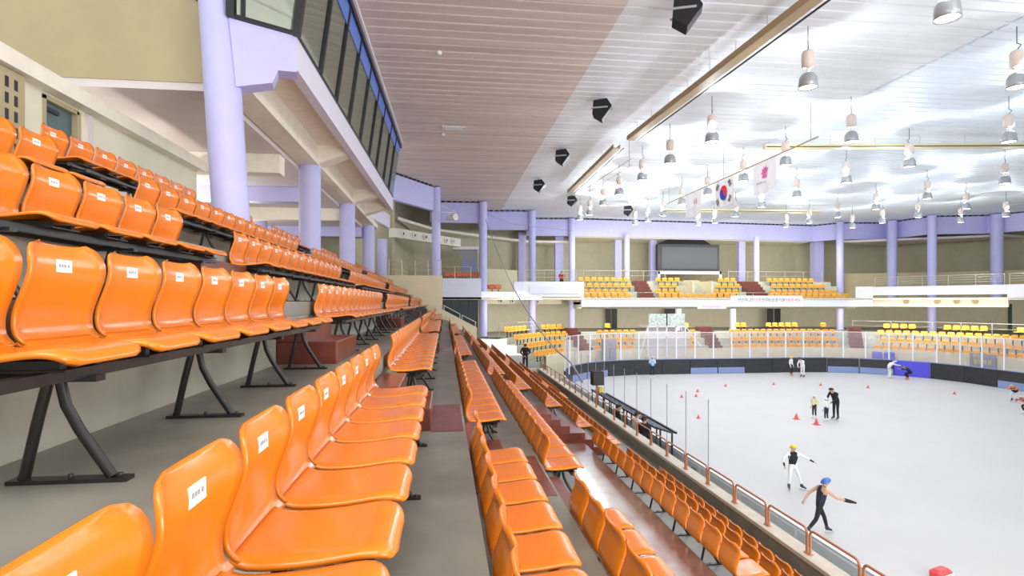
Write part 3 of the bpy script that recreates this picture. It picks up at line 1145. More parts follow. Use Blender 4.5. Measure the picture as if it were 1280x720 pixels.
# dark glazed entrance under the plain balcony
a_, b_ = atd(553, 385, 44.6), atd(597, 385, 44.6)
mb = MB().box(a_.x, b_.x, a_.y, a_.y + 0.1, 3.2, 6.12)
struct('door_1', mb, M['doorglass'], 'dark glazed entrance below the plain lavender balcony front', 'door')
for j in range(5):
    x = a_.x + (b_.x - a_.x) * j / 4
    mb = MB().box(x - 0.04, x + 0.04, a_.y - 0.06, a_.y - 0.001, 3.2, 6.12)
    struct('trim_%d' % (50 + j), mb, M['dark'], 'black upright %s of the dark glazed entrance' % num(j + 1), 'trim')
mb = MB().box(b_.x + 0.02, b_.x + 0.5, a_.y - 0.2, a_.y + 0.3, 3.2, 6.12)
struct('wall_jamb', mb, M['cream'], 'cream pier beside the dark glazed entrance', 'wall')

# lower back wall doors and pillars
for j, (px0, px1, y0_, y1_) in enumerate(((757, 763, 385, 402), (765, 771, 385, 402), (831, 844, 385, 402), (959, 966, 385, 402), (968, 975, 385, 402), (1260, 1282, 386, 420))):
    yy = 56.2 if px0 < 1200 else 47
    p, q = aty(px0, y0_, yy), aty(px1, y1_, yy)
    mb = MB().box(p.x, q.x, yy - 0.1, yy, 3.24, 5.75)
    struct('door_%d' % (j + 2), mb, M['dark'] if j != 5 else M['teal'], 'dark door leaf %s from the corner on the lower back wall' % num(j + 1), 'door')

# ------------------------------------------------------------------ rink boards with pads and glass
def seg_frames(o, length, y0, y1):
    pts = walk(rink_path(o, y0=y0, y1=y1), length)
    return [(Vector(p[:2]), Vector(q[:2])) for p, q in zip(pts, pts[1:])]


bseg = seg_frames(0.0, 2.4, 7.0, 20.0)
blue_i = None
best = 1e9
for j, (a, b_) in enumerate(bseg):
    q = project((*((a + b_) / 2), 0.6))
    if q and abs(q[0] - 1145) < best and a.y > 30:
        best, blue_i = abs(q[0] - 1145), j
for j, (a, b_) in enumerate(bseg):
    d = (b_ - a)
    L_ = d.length
    h = math.atan2(d.y, d.x)
    mid = project((*((a + b_) / 2), 0.6))
    farside = a.x > 8.2 and mid and mid[0] < 1320
    nm = 'blue' if j == blue_i else 'black'
    t = thing('board_pad', ('%s vinyl pad on the rink boards, panel %s along from the near stand' % (nm, num(j + 1))), 'rink board', (a.x, a.y, 0), h, 'padded rink boards')
    m_ = M['bluepad'] if j == blue_i else (M['pad'] if farside else M['white_metal'])
    bh = 1.22 if farside else 0.80
    p_ = MB().cbox(0.012, L_ - 0.012, 0.0, 0.12, 0.02, bh, 0.03)
    p_.build('pad' if farside else 'board', m_, t)
    MB().box(0, L_, 0.02, 0.10, bh + 0.0005, bh + 0.05).build('cap_rail', M['steelblue'] if farside else M['white_metal'], t)
    if farside and j != blue_i and (j * 7 % 5) in (0, 3):
        MB().box(0.05, L_ - 0.05, -0.012, -0.001, 0.03, 0.52).build('kick_panel', M['steelblue'], t, label='steel blue lower panel')
gseg = seg_frames(-0.02, 1.6, 16.2, 20.0)
for j, (a, b_) in enumerate(gseg):
    d = (b_ - a)
    L_ = d.length
    h = math.atan2(d.y, d.x)
    on_side = a.x < 8.2 and a.y < 34
    top = 2.95 if on_side else 3.45
    gb = 0.86 if on_side else 1.27
    t = thing('rink_glass', 'clear rink glass panel on the boards, panel %s along from the near stand' % num(j + 1), 'glass panel', (a.x, a.y, gb), h, 'glass panels around the ice')
    MB().box(0.01, L_ - 0.01, 0.055, 0.067, 0.0, top - gb).build('pane', M['rinkglass'] if on_side else M['hazyglass'], t)
    if on_side:
        MB().box(-0.008, 0.008, 0.05, 0.075, 0.0, top - gb).build('edge_strip', M['greypanel'], t)
    else:
        MB().box(-0.045, 0.045, 0.03, 0.10, 0.0, top - 1.25).build('post', M['white_metal'], t)
        MB().box(0.045, L_ - 0.045, 0.045, 0.075, top - 1.31, top - 1.27).build('top_rail', M['white_metal'], t)

# official's box: white framed glass booth at the far boards
p = aty(805, 440, 46.0)
q = aty(851, 440, 46.0)
t = thing('officials_box', 'white framed glass booth with two square signs on top behind the far boards', 'booth', (p.x, 46.0, 0))
Wd = q.x - p.x
MB().box(0, Wd, -0.9, 1.0, 0.0, 1.3).build('base_wall', M['cream'], t)
fr = MB()
for kx in (0, 0.25, 0.5, 0.75, 1.0):
    fr.box(Wd * kx - 0.05, Wd * kx + 0.05, -0.95, -0.87, 1.3, 3.9)
fr.box(0, Wd, -0.95, -0.87, 3.82, 3.95).box(0, Wd, -0.95, -0.87, 2.9, 2.97)
fr.box(-0.05, 0.05, -0.9, 1.0, 3.82, 3.95).box(Wd - 0.05, Wd + 0.05, -0.9, 1.0, 3.82, 3.95)
fr.build('frame', M['white_metal'], t)
MB().box(0.05, Wd - 0.05, -0.92, -0.90, 1.3, 3.82).build('glazing', M['boothglazing'], t)
speck = mat('speckled_sign', (0.80, 0.84, 0.76), 0.4, col2=(0.38, 0.46, 0.42), nscale=5)
for kx in (0.02, 0.52):
    MB().box(Wd * kx, Wd * (kx + 0.46), -0.98, -0.92, 3.97, 4.95).build('square_sign', speck, t)
sl = MB()
sl.bar((0, -0.9, 3.9), (-0.7, -0.9, 1.3), 0.06)
sl.bar((Wd, -0.9, 3.9), (Wd + 1.4, -0.9, 2.2), 0.06)
sl.build('brace', M['white_metal'], t)

# grey panel board with yellow lettering at the side of the rink
p = atd(1228, 452, 41.5)
d_ = atd(1244, 453, 40.6) - p
h = math.atan2(d_.y, d_.x)
t = thing('notice_board', 'grey board with two lines of yellow lettering behind the rink glass', 'sign', (p.x, p.y, 1.05), h)
MB().box(-0.95, 0.95, 0, 0.05, 0, 1.05).build('board', M['greypanel'], t)


def text(body, size, m, parent, loc, rot, name='lettering', ext=0.004, align='CENTER'):
    cu = bpy.data.curves.new(name, 'FONT')
    cu.body = body
    cu.size = size
    cu.extrude = ext
    cu.align_x = align
    cu.align_y = 'CENTER'
    cu.materials.append(m)
    tmp = bpy.data.objects.new(name, cu)
    C.objects.link(tmp)
    me = bpy.data.meshes.new_from_object(tmp.evaluated_get(bpy.context.evaluated_depsgraph_get()))
    bpy.data.objects.remove(tmp)
    o = mesh_obj(name, me, parent)
    o.location = loc
    o.rotation_euler = rot
    return o


text('안전', 0.36, M['yellowink'], t, (-0.4, -0.006, 0.78), (PI / 2, 0, 0))
text('헬멧착용', 0.38, M['yellowink'], t, (0.0, -0.006, 0.40), (PI / 2, 0, 0))
# dark panels behind side glass
t0 = thing('bench_cover', 'pair of blue covers behind the rink glass beside the blue pad', 'bench cover', tuple(atd(1107, 448, 46.5)))
MB().cbox(-0.8, -0.05, 0, 0.4, -1.02, 0.75, 0.08).build('cover', M['bluepad'], t0)
MB().cbox(0.05, 0.8, 0, 0.4, -1.02, 0.75, 0.08).build('cover', M['bluepad'], t0)
t0.location = (36.15, 42.5, 1.03)
t0.rotation_euler[2] = -0.7
p = aty(754, 441, 46.3)
t = thing('grey_cabinet', 'grey cabinet with a brown band behind the glass at the rink corner', 'cabinet', (p.x, 44.35, 0))
MB().cbox(-0.55, 0.55, 0, 0.6, 0, 2.9, 0.03).build('body', M['greypanel'], t)
MB().box(-0.56, 0.56, -0.012, -0.001, 2.1, 2.25).build('band', M['trough'], t)
MB().box(-0.02, 0.02, -0.01, -0.001, 0.2, 2.0).build('door_seam', M['dark'], t)

# ------------------------------------------------------------------ big screen, banner
t = thing('video_screen', 'large switched off grey screen in a black frame above the far balcony', 'screen', (24.0, 52.9, 0))
p0, p1 = aty(822, 305, 52.9), aty(899, 339, 52.9)
t.location = ((p0.x + p1.x) / 2, 52.9, p1.z)
Wd, Ht = (p1.x - p0.x) / 2, p0.z - p1.z
fr = MB().box(-Wd, Wd, 0, 0.5, 0, Ht)
fr.build('cabinet', M['dark'], t)
MB().box(-Wd + 0.42, Wd - 0.22, -0.03, -0.001, 0.22, Ht - 0.28).build('display', M['screen'], t)
MB().add([(-Wd, 0, Ht), (Wd * 0.75, 0, Ht), (Wd * 0.55, 0.5, Ht + 0.55), (-Wd * 0.6, 0.5, Ht + 0.55), (-Wd, 0.5, Ht), (Wd * 0.75, 0.5, Ht)],
         [(0, 1, 2, 3), (0, 3, 4), (1, 5, 2), (4, 3, 2, 5), (0, 4, 5, 1)]).build('hood', M['dark'], t)
st = MB()
for xx in (-Wd + 0.1, Wd + 0.1):
    st.box(xx - 0.12, xx + 0.12, -0.1, 0.1, -1.9, -0.02)
st.box(-Wd, Wd + 0.2, -0.1, 0.1, -0.32, -0.02)
st.build('stand_frame', M['white_metal'], t)

p0, p1 = aty(914, 369.5, 47.2), aty(1004, 383, 47.2)
t = thing('banner', 'long white banner with black and red lettering hung on the far balcony', 'banner', ((p0.x + p1.x) / 2, 47.28, (p0.z + p1.z) / 2))
Wd, Ht = (p1.x - p0.x) / 2, (p0.z - p1.z) / 2
MB().box(-Wd, Wd, 0, 0.02, -Ht, Ht).build('cloth', M['flagwhite'], t)
for body, xo, m_ in (('안전하고', -0.62, 'ink'), ('편안한', -0.30, 'redink'), ('전주', -0.06, 'ink'), ('빙상경기장', 0.26, 'ink'), ('이용하세요', 0.71, 'redink')):
    text(body, 0.36, M[m_], t, (Wd * xo, -0.006, 0.08), (PI / 2, 0, 0))
p0, p1 = aty(872, 381.5, 47.1), aty(908, 386, 47.1)
t = thing('banner', 'narrow white strip with pink lettering below the far balcony edge', 'banner', ((p0.x + p1.x) / 2, 47.12, (p0.z + p1.z) / 2))
Wd, Ht = (p1.x - p0.x) / 2, (p0.z - p1.z) / 2
MB().box(-Wd, Wd, 0, 0.02, -Ht, Ht).build('cloth', M['flagwhite'], t)
text('전주시설관리공단', 0.24, M['pink'], t, (0, -0.006, 0), (PI / 2, 0, 0))

# coral seats on the corner balcony
k_ = 0
coral = mat('coral_plastic', (0.80, 0.22, 0.10), 0.35)
MEC_BACK, MEC_PAN = fs_back.mesh('backrest', coral), fs_pan.mesh('seat', coral)
for (px0, px1, py, dd, nn, wd) in ((556, 601, 343.5, 44.6, 6, 'behind the plain lavender balcony front'), (604, 627, 359, 45.6, 3, 'on the low ledge past that front')):
    for kk in range(nn):
        p = atd(px0 + (px1 - px0) * (kk + 0.5) / nn, py, dd)
        t = thing('coral_seat', 'coral seat %s, place %s' % (wd, num(kk + 1)), 'coral seat', (p.x, p.y + 0.3, p.z - 0.55), -PI / 2,
                  'coral seats of the corner balcony')
        mesh_obj('backrest', MEC_BACK, t)
        mesh_obj('seat', MEC_PAN, t)
        mesh_obj('pedestal', MEF_PED, t)
mb = MB().box(-0.4, 2.7, 43.45, 46, 6.31, atd(560, 343.5, 44.6).z - 0.56)
struct('floor_balcony', mb, M['riser'], 'raised floor under the coral seats behind the plain front', 'floor')
mb = MB().prism([(2.85, 43.6), (5.4, 45.7), (5.4, 48), (2.85, 48)], 6.31, atd(610, 359, 45.6).z - 0.56)
struct('floor_balcony', mb, M['riser'], 'low floor under the coral seats on the ledge', 'floor')

# grey booth beyond the corner balcony and cream blocks
p0, p1 = atd(576, 312, 46.2), atd(597, 345, 46.2)
t = thing('control_booth', 'grey control booth with white roof between the corner columns', 'booth', (p0.x, p0.y, 6.31))
w_, h_ = p1.x - p0.x, p0.z - 6.31
MB().box(0, w_, 0, 0.9, 0, h_).build('body', M['greypanel'], t)
MB().box(-0.6, w_ + 0.1, -0.2, 1.0, h_ + 0.001, h_ + 0.25).build('roof', M['white_metal'], t)
for q_ in (0.12, 0.72):
    MB().box(q_, q_ + 0.5, -0.02, -0.001, h_ - 2.0, h_ - 0.9).build('panel', M['steelblue'], t)

# ------------------------------------------------------------------ glass booth overhanging the stand
def bx(xp, y_):
    return xp + 0.0186 * y_


BY0, BY1 = 11.36, 28.3
FX = -3.08
zb, zt = 10.45, 11.08


def quadslab(mb, a, b_, c, d, t):
    """quad a,b,c,d thickened by vector t"""
    a, b_, c, d, t = map(Vector, (a, b_, c, d, t))
    mb.add([a, b_, c, d, a + t, b_ + t, c + t, d + t], [(0, 1, 2, 3), (7, 6, 5, 4), (0, 4, 5, 1), (1, 5, 6, 2), (2, 6, 7, 3), (3, 7, 4, 0)])


mb = MB()
quadslab(mb, (bx(FX, BY0), BY0, zb), (bx(FX, BY1), BY1, zb), (bx(FX, BY1), BY1, zt), (bx(FX, BY0), BY0, zt), (-0.22, 0, 0))
struct('beam_fascia', mb, M['lavwhite'], 'pale lavender fascia beam below the leaning booth windows', 'beam')
# haunched end beam from the column to the fascia
cx = bx(FX, BY0)
mb = MB()
poly = [(-3.80, 10.78, 9.85), (-3.25, 11.12, 10.08), (-3.17, 11.17, 10.34), (cx, BY0, zb - 0.05), (cx, BY0, zt), (-3.90, 10.72, zt)]
mb.add(poly + [(x - 0.1, y_ + 0.4, z) for x, y_, z in poly], [(0, 1, 2, 3, 4, 5), (11, 10, 9, 8, 7, 6)] + [(i, i + 6, (i + 1) % 6 + 6, (i + 1) % 6) for i in range(6)])
struct('beam_end', mb, M['lav'], 'lavender haunched end beam between the first column and the booth corner', 'beam')
mb = MB()
vs = [(-4.4, 11.2), (bx(FX, BY0) - 0.2, 11.5), (bx(FX, BY1) - 0.2, BY1), (-4.2, BY1)]
mb.prism(vs, 10.72, 10.9)
struct('ceiling_booth', mb, M['rawconc'], 'bare beige concrete underside of the overhanging booth', 'ceiling')
mb = MB().box(-4.45, -3.85, 11.3, 33, 10.12, 10.72)
struct('beam_concrete', mb, M['rawconc'], 'long bare concrete beam over the row of columns', 'beam')
for j, cy in enumerate([18.05, 24.8, 28.0]):
    mb = MB()
    xo = bx(FX, cy) - 0.22
    poly = [(-3.85, 10.15), (-3.85, 10.72), (xo, 10.72), (xo, 10.5)]
    n = 4
    mb.add([(x, cy - 0.3, z) for x, z in poly] + [(x, cy + 0.3, z) for x, z in poly],
           [(0, 1, 2, 3), (7, 6, 5, 4)] + [(i, i + 4, (i + 1) % 4 + 4, (i + 1) % 4) for i in range(4)])
    struct('beam_bracket', mb, M['rawconc'], 'wedge concrete bracket %s under the overhanging booth' % num(j + 1), 'beam')
# leaning windows: one pane per bay, black mullions, blue film at the top
HT = 2.48
LEAN = 0.138
ys = [11.36, 13.23, 14.96, 16.7, 18.6, 20.5, 22.3, 24.5, 26.4, 28.2]


def wpt(y_, hh, off=0.0):
    return (bx(FX, y_) + LEAN * hh + off, y_, zt + hh)


for j in range(len(ys) - 1):
    a, b_ = ys[j], ys[j + 1]
    mb = MB()
    quadslab(mb, wpt(a + 0.05, 0.06), wpt(b_ - 0.05, 0.06), wpt(b_ - 0.05, HT), wpt(a + 0.05, HT), (-0.02, 0, 0))
    g = struct('window_%d' % (j + 1), mb, M['boxglass'], 'leaning booth window pane %s counted from the first column' % num(j + 1), 'window')
    fm = MB()
    fm.bar(wpt(a, 0), wpt(a, HT), 0.10, 0.10)
    fm.bar(wpt(a, 0.03), wpt(b_, 0.03), 0.06, 0.06)
    fm.build('mullion', M['dark'], g)
    fl = MB()
    quadslab(fl, wpt(a + 0.06, HT - 0.46, 0.02), wpt(b_ - 0.06, HT - 0.46, 0.02), wpt(b_ - 0.06, HT - 0.02, 0.02), wpt(a + 0.06, HT - 0.02, 0.02), (-0.01, 0, 0))
    fl.build('film_strip', M['bluestrip'], g, label='blue film along the top')
mb = MB()
mb.bar(wpt(BY0, HT + 0.08), wpt(BY1, HT + 0.08), 0.16, 0.18)
struct('trim_60', mb, M['dark'], 'black head rail above the leaning booth windows', 'trim')
mb = MB()
mb.bar(wpt(BY0 - 0.2, HT + 0.22, 0.08), wpt(BY1, HT + 0.22, 0.08), 0.10, 0.12)
struct('trim_61', mb, M['lavwhite'], 'white edge strip where the booth meets the ribbed ceiling', 'trim')
# end window of the booth facing the camera
mb = MB()
quadslab(mb, (-3.93, 10.72, zt + 0.02), (cx - 0.03, BY0 - 0.02, zt + 0.02), (cx + 0.31, BY0 - 0.02, 13.6), (-3.93, 10.72, 13.6), (0, 0.02, 0))
g = struct('window_20', mb, M['boxglass'], 'end window of the booth beside the first column', 'window')
fm = MB()
fm.bar((-3.85, 10.7, zt), (-3.85, 10.7, 13.7), 0.14).bar((-3.68, 10.82, zt), (-3.68, 10.82, 13.7), 0.06)
fm.bar((-3.9, 10.7, zt + 0.04), (cx, BY0 - 0.05, zt + 0.04), 0.07).bar((cx, BY0 - 0.05, zt), (cx + 0.34, BY0 - 0.05, 13.6), 0.14)
fm.build('mullion', M['dark'], g)
mb = MB().tube([(-3.9, 11.3, zt + 0.75), (cx - 0.25, BY0 + 0.45, zt + 0.62), (cx - 0.2, BY0 + 0.5, zt + 0.5)], 0.03, 8)
tag(mb.build('handrail', M['chrome']), 'pale tubular handrail seen inside the booth end window', 'railing')
mb = MB().box(-9, -4.6, 11.8, 33, 10.95, 11.05).box(-9.2, -9.0, 11.8, 33, 11, 14.0)
struct('floor_booth', mb, M['rawconc'], 'floor and back wall inside the glass booth', 'floor')
# roof beam from booth to far roof
mb = MB().slab((-4.1, 28.8), (-3.3, 34.6), 10.4, 11.2, 0.3)
struct('beam_fascia', mb, M['lavwhite'], 'lavender beam past the far end of the booth', 'beam')

# ------------------------------------------------------------------ columns of the near stand, concourse
column(-3.87, 10.95, ZR['B'] - 0.1, 13.9, 0.318, 'nearest thick lavender column rising through the top seats', lean=0.062)
for j, cy in enumerate(COLS_A[1:]):
    column(-4.17, cy, ZR['A'] - 0.1, 10.14, 0.325, 'lavender column %s past the nearest one in the row above the stand' % num(j + 1))
mb = MB().box(-10.5, -4.12, 11.4, 11.7, 10.12, 14.0)
struct('wall_booth', mb, M['beige'], 'plain beige end wall of the booth beside the first column', 'wall')
mb = MB().box(-10.5, -4.12, 11.42, 11.85, 9.97, 10.119)
struct('beam_edge', mb, M['soffit'], 'rough concrete strip below the beige end wall', 'beam')
mb = MB().box(-12, -4.46, 11.86, 36.8, 9.98, 10.1)
struct('ceiling_concourse', mb, M['soffit'], 'mauve grey soffit over the concourse', 'ceiling')
mb = MB().box(-12, RISX['A'], Y0, 41, ZR['A'] - 0.15, ZR['A'])
struct('floor_concourse', mb, M['concrete'], 'grey concourse floor behind the top seats', 'floor')
XW = -6.6
DA, DB = 10.1, 11.0
mb = MB().box(XW - 0.2, XW, 2, DA, ZR['A'], 9.4).box(XW - 0.2, XW, DB, 15.9, ZR['A'], 9.4).box(XW - 0.2, XW, DA, DB, 9.30, 9.4)
struct('wall_concourse', mb, M['offwhite'], 'offwhite concourse wall behind the top seats with a door', 'wall')
mb = MB().box(XW - 0.2, XW + 0.25, 6, 15.9, 9.4, 9.66)
struct('beam_concrete', mb, M['rawconc'], 'pale concrete beam along the top of the offwhite concourse wall', 'beam')
mb = MB().box(XW - 0.12, XW - 0.06, DA + 0.06, DB - 0.06, ZR['A'], 9.28)
d_ = struct('door_10', mb, M['teal'], 'dark teal door in the offwhite concourse wall', 'door')
MB().box(XW - 0.055, XW - 0.04, DA + 0.25, DA + 0.57, 8.45, 8.65).build('door_plate', M['beige'], d_)
MB().box(XW - 0.055, XW - 0.02, DA + 0.1, DA + 0.45, 9.12, 9.19).build('door_closer', M['dark'], d_)
mb = MB().box(XW - 0.06, XW + 0.03, DA, DA + 0.06, ZR['A'], 9.34).box(XW - 0.06, XW + 0.03, DB - 0.06, DB + 0.05, ZR['A'], 9.34).box(XW - 0.06, XW + 0.03, DA, DB, 9.28, 9.36)
struct('trim_62', mb, M['beige'], 'beige frame around the dark teal door', 'trim')
mb = MB().box(XW, XW + 0.06, DB + 0.2, DB + 0.36, ZR['A'], 9.38)
struct('trim_63', mb, M['soffit'], 'narrow pale upright beside the teal door', 'trim')
gr = MB().box(XW, XW + 0.15, 8.0, 9.5, ZR['A'], 9.38)
gr.cur = 1
for iy in range(7):
    for iz in range(6):
        yy, zz = 8.2 + iy * 0.18, 7.9 + iz * 0.24
        gr.box(XW + 0.151, XW + 0.155, yy, yy + 0.07, zz, zz + 0.16)
struct('wall_grille', gr, [M['beige'], M['dark']], 'beige pierced block screen with rows of upright slots', 'wall')
mb = MB().box(-12.2, -3.4, 41.0, 41.2, 3.0, 14.0).box(-12.2, -12, Y0, 41, ZR['A'], 10).box(-12, -6.7, 36.8, 37, ZR['A'], 10.0)
struct('wall_left', mb, M['olive'], 'khaki back wall of the open concourse', 'wall')
for j, cy in enumerate((16.0, 20.5, 25.0, 31.0)):
    mb = MB().box(-12, -4.5, cy, cy + 0.5, 9.45, 9.97)
    struct('beam_cross', mb, M['rawconc'] if j % 2 == 0 else M['lav'], 'cross beam %s under the concourse soffit' % num(j + 1), 'beam')
column(-8.5, 27, ZR['A'], 9.97, 0.35, 'lavender column standing back in the concourse')
# ------------------------------------------------------------------ lamps over the ice
LAMPS = [(1010, 110), (890, 178), (1184, 24), (1064, 178), (1271, 110), (1261, 178), (837.5, 205), (803, 226), (774, 244), (754, 257), (737, 269), (725, 275),
         (794, 281), (810, 277), (829, 270), (852.5, 256), (884.5, 244), (929, 227), (952, 259), (919.5, 271), (894, 279), (873, 282), (982, 207), (996, 247),
         (1058, 229), (1136.6, 209), (1256, 230), (1159, 249), (1095, 262), (1103, 279), (1148, 272), (1208, 261.5), (1201, 278), (1257.5, 271), (1047, 272),
         (1065.5, 285), (1012, 279), (982.5, 284)]
ZL = 12.1
lp = {}
b = MB()
b.tube([(0, 0, 1.30), (0, 0, ZC - ZL - 0.02)], 0.012, 6)
b.tube([(0.0, 0, 1.30), (0.10, 0, 1.22), (0.0, 0, 1.10)], 0.014, 6)
lp['hanger'] = b.mesh('hanger', M['black'])
b = MB().lathe([(0.10, 0.58), (0.17, 0.62), (0.175, 0.98), (0.14, 1.06), (0.05, 1.10)], n=16)
lp['ballast'] = b.mesh('ballast', M['ballast'])
b = MB().lathe([(0.05, 0.56), (0.06, 0.50), (0.04, 0.42)], n=12)
lp['neck'] = b.mesh('neck', M['white_metal'])
b = MB().lathe([(0.05, 0.43), (0.17, 0.40), (0.235, 0.30), (0.255, 0.12), (0.262, 0.0), (0.245, 0.0), (0.24, 0.12), (0.22, 0.28), (0.16, 0.37)], n=20)
lp['reflector'] = b.mesh('reflector', M['bell'])
b = MB().lathe([(0.238, 0.03), (0.235, 0.10), (0.0, 0.12)], n=20)
lp['lens'] = b.mesh('lens', M['glow'])
for j, (px, py) in enumerate(LAMPS):
    p = atz(px, py, ZL)
    dist = project(p)[2]
    lab = 'hanging bell lamp over the ice, number %s in order of distance' % num(j + 1)
    t = thing('pendant_lamp', lab, 'lamp', tuple(p), random.uniform(0, 6), 'bell lamps hanging over the ice')
    t['_d'] = dist
    for nm in ('hanger', 'ballast', 'neck', 'reflector'):
        pr = mesh_obj(nm, lp[nm], t)
    mesh_obj('lens', lp['lens'], pr)
    l = bpy.data.lights.new('lamp_light', 'SPOT')
    l.energy = LAMP_WATTS
    l.spot_size = math.radians(150)
    l.spot_blend = 0.6
    l.shadow_soft_size = 0.22
    l.color = (0.93, 0.97, 1.0)
    o = bpy.data.objects.new('lamp_light', l)
    o.parent = t
    o.location = (0, 0, -0.03)
    C.objects.link(o)
    l = bpy.data.lights.new('lamp_spill', 'POINT')
    l.energy = LAMP_WATTS * 0.33
    l.shadow_soft_size = 0.04
    l.color = (0.88, 0.95, 1.0)
    o = bpy.data.objects.new('lamp_spill', l)
    o.parent = t
    o.location = (0.12, 0, 0.48)
    C.objects.link(o)
order = sorted([o for o in C.objects if o.name.startswith('pendant_lamp')], key=lambda o: o['_d'])
for j, o in enumerate(order):
    o['label'] = 'hanging bell lamp with ballast over the ice, %s nearest to the camera' % (num(j + 1))
    del o['_d']

# loudspeakers under the ceiling
for j, (px, py) in enumerate(((857, 16), (752, 137), (703, 196), (674, 232), (715, 251), (785, 263))):
    p = atz(px, py, ZC - 0.45)
    if j == 5:
        p = atd(px, py, 44)
    t = thing('ceiling_speaker', 'black wedge loudspeaker under the ribbed ceiling, %s nearest' % num(j + 1), 'loudspeaker', (p.x, p.y, ZC), math.radians(-20), 'black ceiling loudspeakers')
    zz = p.z - ZC
    poly = [(-0.34, -0.22), (-0.30, 0.30), (0.22, 0.34), (0.40, 0.06), (0.02, -0.46)]
    k = MB()
    n = 5
    k.add([(x, -0.27, z + zz) for x, z in poly] + [(x, 0.27, z + zz) for x, z in poly], [(0, 1, 2, 3, 4), (9, 8, 7, 6, 5)] + [(i, i + 5, (i + 1) % 5 + 5, (i + 1) % 5) for i in range(5)])
    k.build('cabinet', M['blackcloth'], t)
    MB().add([(0.03, -0.24, -0.46 + zz), (0.41, -0.24, 0.05 + zz), (0.41, 0.24, 0.05 + zz), (0.03, 0.24, -0.46 + zz)], [(0, 1, 2, 3)]).build('front_grille', M['dark'], t)
    MB().box(-0.38, 0.25, -0.30, -0.275, zz - 0.03, zz + 0.03).box(-0.38, 0.25, 0.275, 0.30, zz - 0.03, zz + 0.03).bar((-0.05, 0, zz + 0.3), (-0.05, 0, 0), 0.05).build('bracket', M['bell'], t)


# bronze light troughs
def trough(lab, pa, pb, z, wd, m, rods=6):
    a, b_ = Vector(pa), Vector(pb)
    t = thing('ceiling_trough', lab, 'ceiling trough', (a.x, a.y, z))
    d = b_ - a
    d.z = 0
    dn = d.normalized()
    sd = Vector((-dn.y, dn.x, 0))
    k = MB()
    k.bar((0, 0, 0), tuple(d), wd, 0.05)
    k.bar(tuple(sd * wd / 2 + Vector((0, 0, 0.08))), tuple(d + sd * wd / 2 + Vector((0, 0, 0.08))), 0.03, 0.2)
    k.bar(tuple(-sd * wd / 2 + Vector((0, 0, 0.08))), tuple(d - sd * wd / 2 + Vector((0, 0, 0.08))), 0.03, 0.2)
    k.build('channel', M[m], t)
    MB().bar(tuple(-sd * (wd / 2 + 0.18)), tuple(d - sd * (wd / 2 + 0.18)), 0.04).build('side_rail', M['dark'], t)
    for i in range(rods):
        q = d * (i + 0.5) / rods
        MB().tube([tuple(q), (q.x, q.y, ZC - z)], 0.012, 6).build('hanger_rod', M['chrome'], t)


trough('bronze channel under the ceiling, the longer one nearer the camera', atz(1035, -12, 13.3), atz(788, 175, 13.3), 13.3, 0.32, 'trough', 8)
trough('bronze channel under the ceiling, the shorter one farther off', atz(771, 185, 13.3), atz(712, 241, 13.3), 13.3, 0.32, 'trough', 6)
trough('pale yellow tray crossing under the ceiling above the ice', atz(955, 186, 13.3), atz(1290, 184, 13.3), 13.3, 0.28, 'yellowtrim', 6)
trough('pale yellow tray crossing under the ceiling near the far beam', atz(830, 264, 13.3), atz(1024, 266, 13.3), 13.3, 0.35, 'yellowtrim', 5)
# ceiling vent
p = atz(568, 159.5, ZC)
t = thing('ceiling_vent', 'small grey louvred vent in the ceiling above the stand', 'vent', (p.x, p.y, ZC - 0.001))
k = MB()
k.box(-0.55, 0.55, -0.24, -0.18, -0.05, 0).box(-0.55, 0.55, 0.18, 0.24, -0.05, 0).box(-0.55, -0.47, -0.18, 0.18, -0.05, 0).box(0.47, 0.55, -0.18, 0.18, -0.05, 0)
k.build('frame', M['white_metal'], t)
MB().box(-0.47, 0.47, -0.18, 0.18, -0.02, 0).build('backing', M['dark'], t)
k = MB()
for i in range(5):
    k.box(-0.45, 0.45, -0.16 + i * 0.07, -0.13 + i * 0.07, -0.045, -0.021)
k.build('louvre', M['white_metal'], t)
for j, (px, py) in enumerate(((549, 67), (554, 169))):
    p = atz(px, py, ZC - 0.06)
    t = thing('smoke_detector', 'tiny white round detector on the ceiling above the stand, %s the vent' % ('near' if j else 'well short of'), 'detector', (p.x, p.y, ZC))
    MB().lathe([(0.09, 0), (0.09, -0.05), (0.05, -0.09), (0.0, -0.095)], n=14).build('housing', M['white'], t)

# ------------------------------------------------------------------ flags on a hanging pole
XF = 14.6
za = atx(834, 254, XF)
zb_ = atx(1023, 172, XF)
ZF = (za.z + zb_.z) / 2
t = thing('flag_pole', 'long thin horizontal pole hanging from the ceiling with three flags', 'pole', (XF, za.y, ZF))
MB().tube([(0, 0, 0), (0, zb_.y - za.y, 0)], 0.03, 8).build('rod', M['trough'], t)
for f in (0.02, 0.5, 0.97):
    q = (zb_.y - za.y) * f
    MB().tube([(0, q, 0), (0, q, ZC - ZF)], 0.008, 6).build('hanging_wire', M['black'], t)
t = thing('hanging_rod', 'thin bare double rod hanging below the ceiling beyond the bronze channel', 'rod', tuple(atz(735, 234, 12.7)))
pe = atz(790, 198, 12.7) - t.location
MB().tube([(0, 0, 0), tuple(pe)], 0.02, 6).tube([(0, 0, -0.3), (pe.x, pe.y, pe.z - 0.3)], 0.012, 6).build('rod', M['ballast'], t)
for f in (0.05, 0.95):
    MB().tube([tuple(pe * f + Vector((0, 0, -0.3))), tuple(pe * f + Vector((0, 0, ZC - 12.7)))], 0.008, 6).build('hanging_wire', M['black'], t)


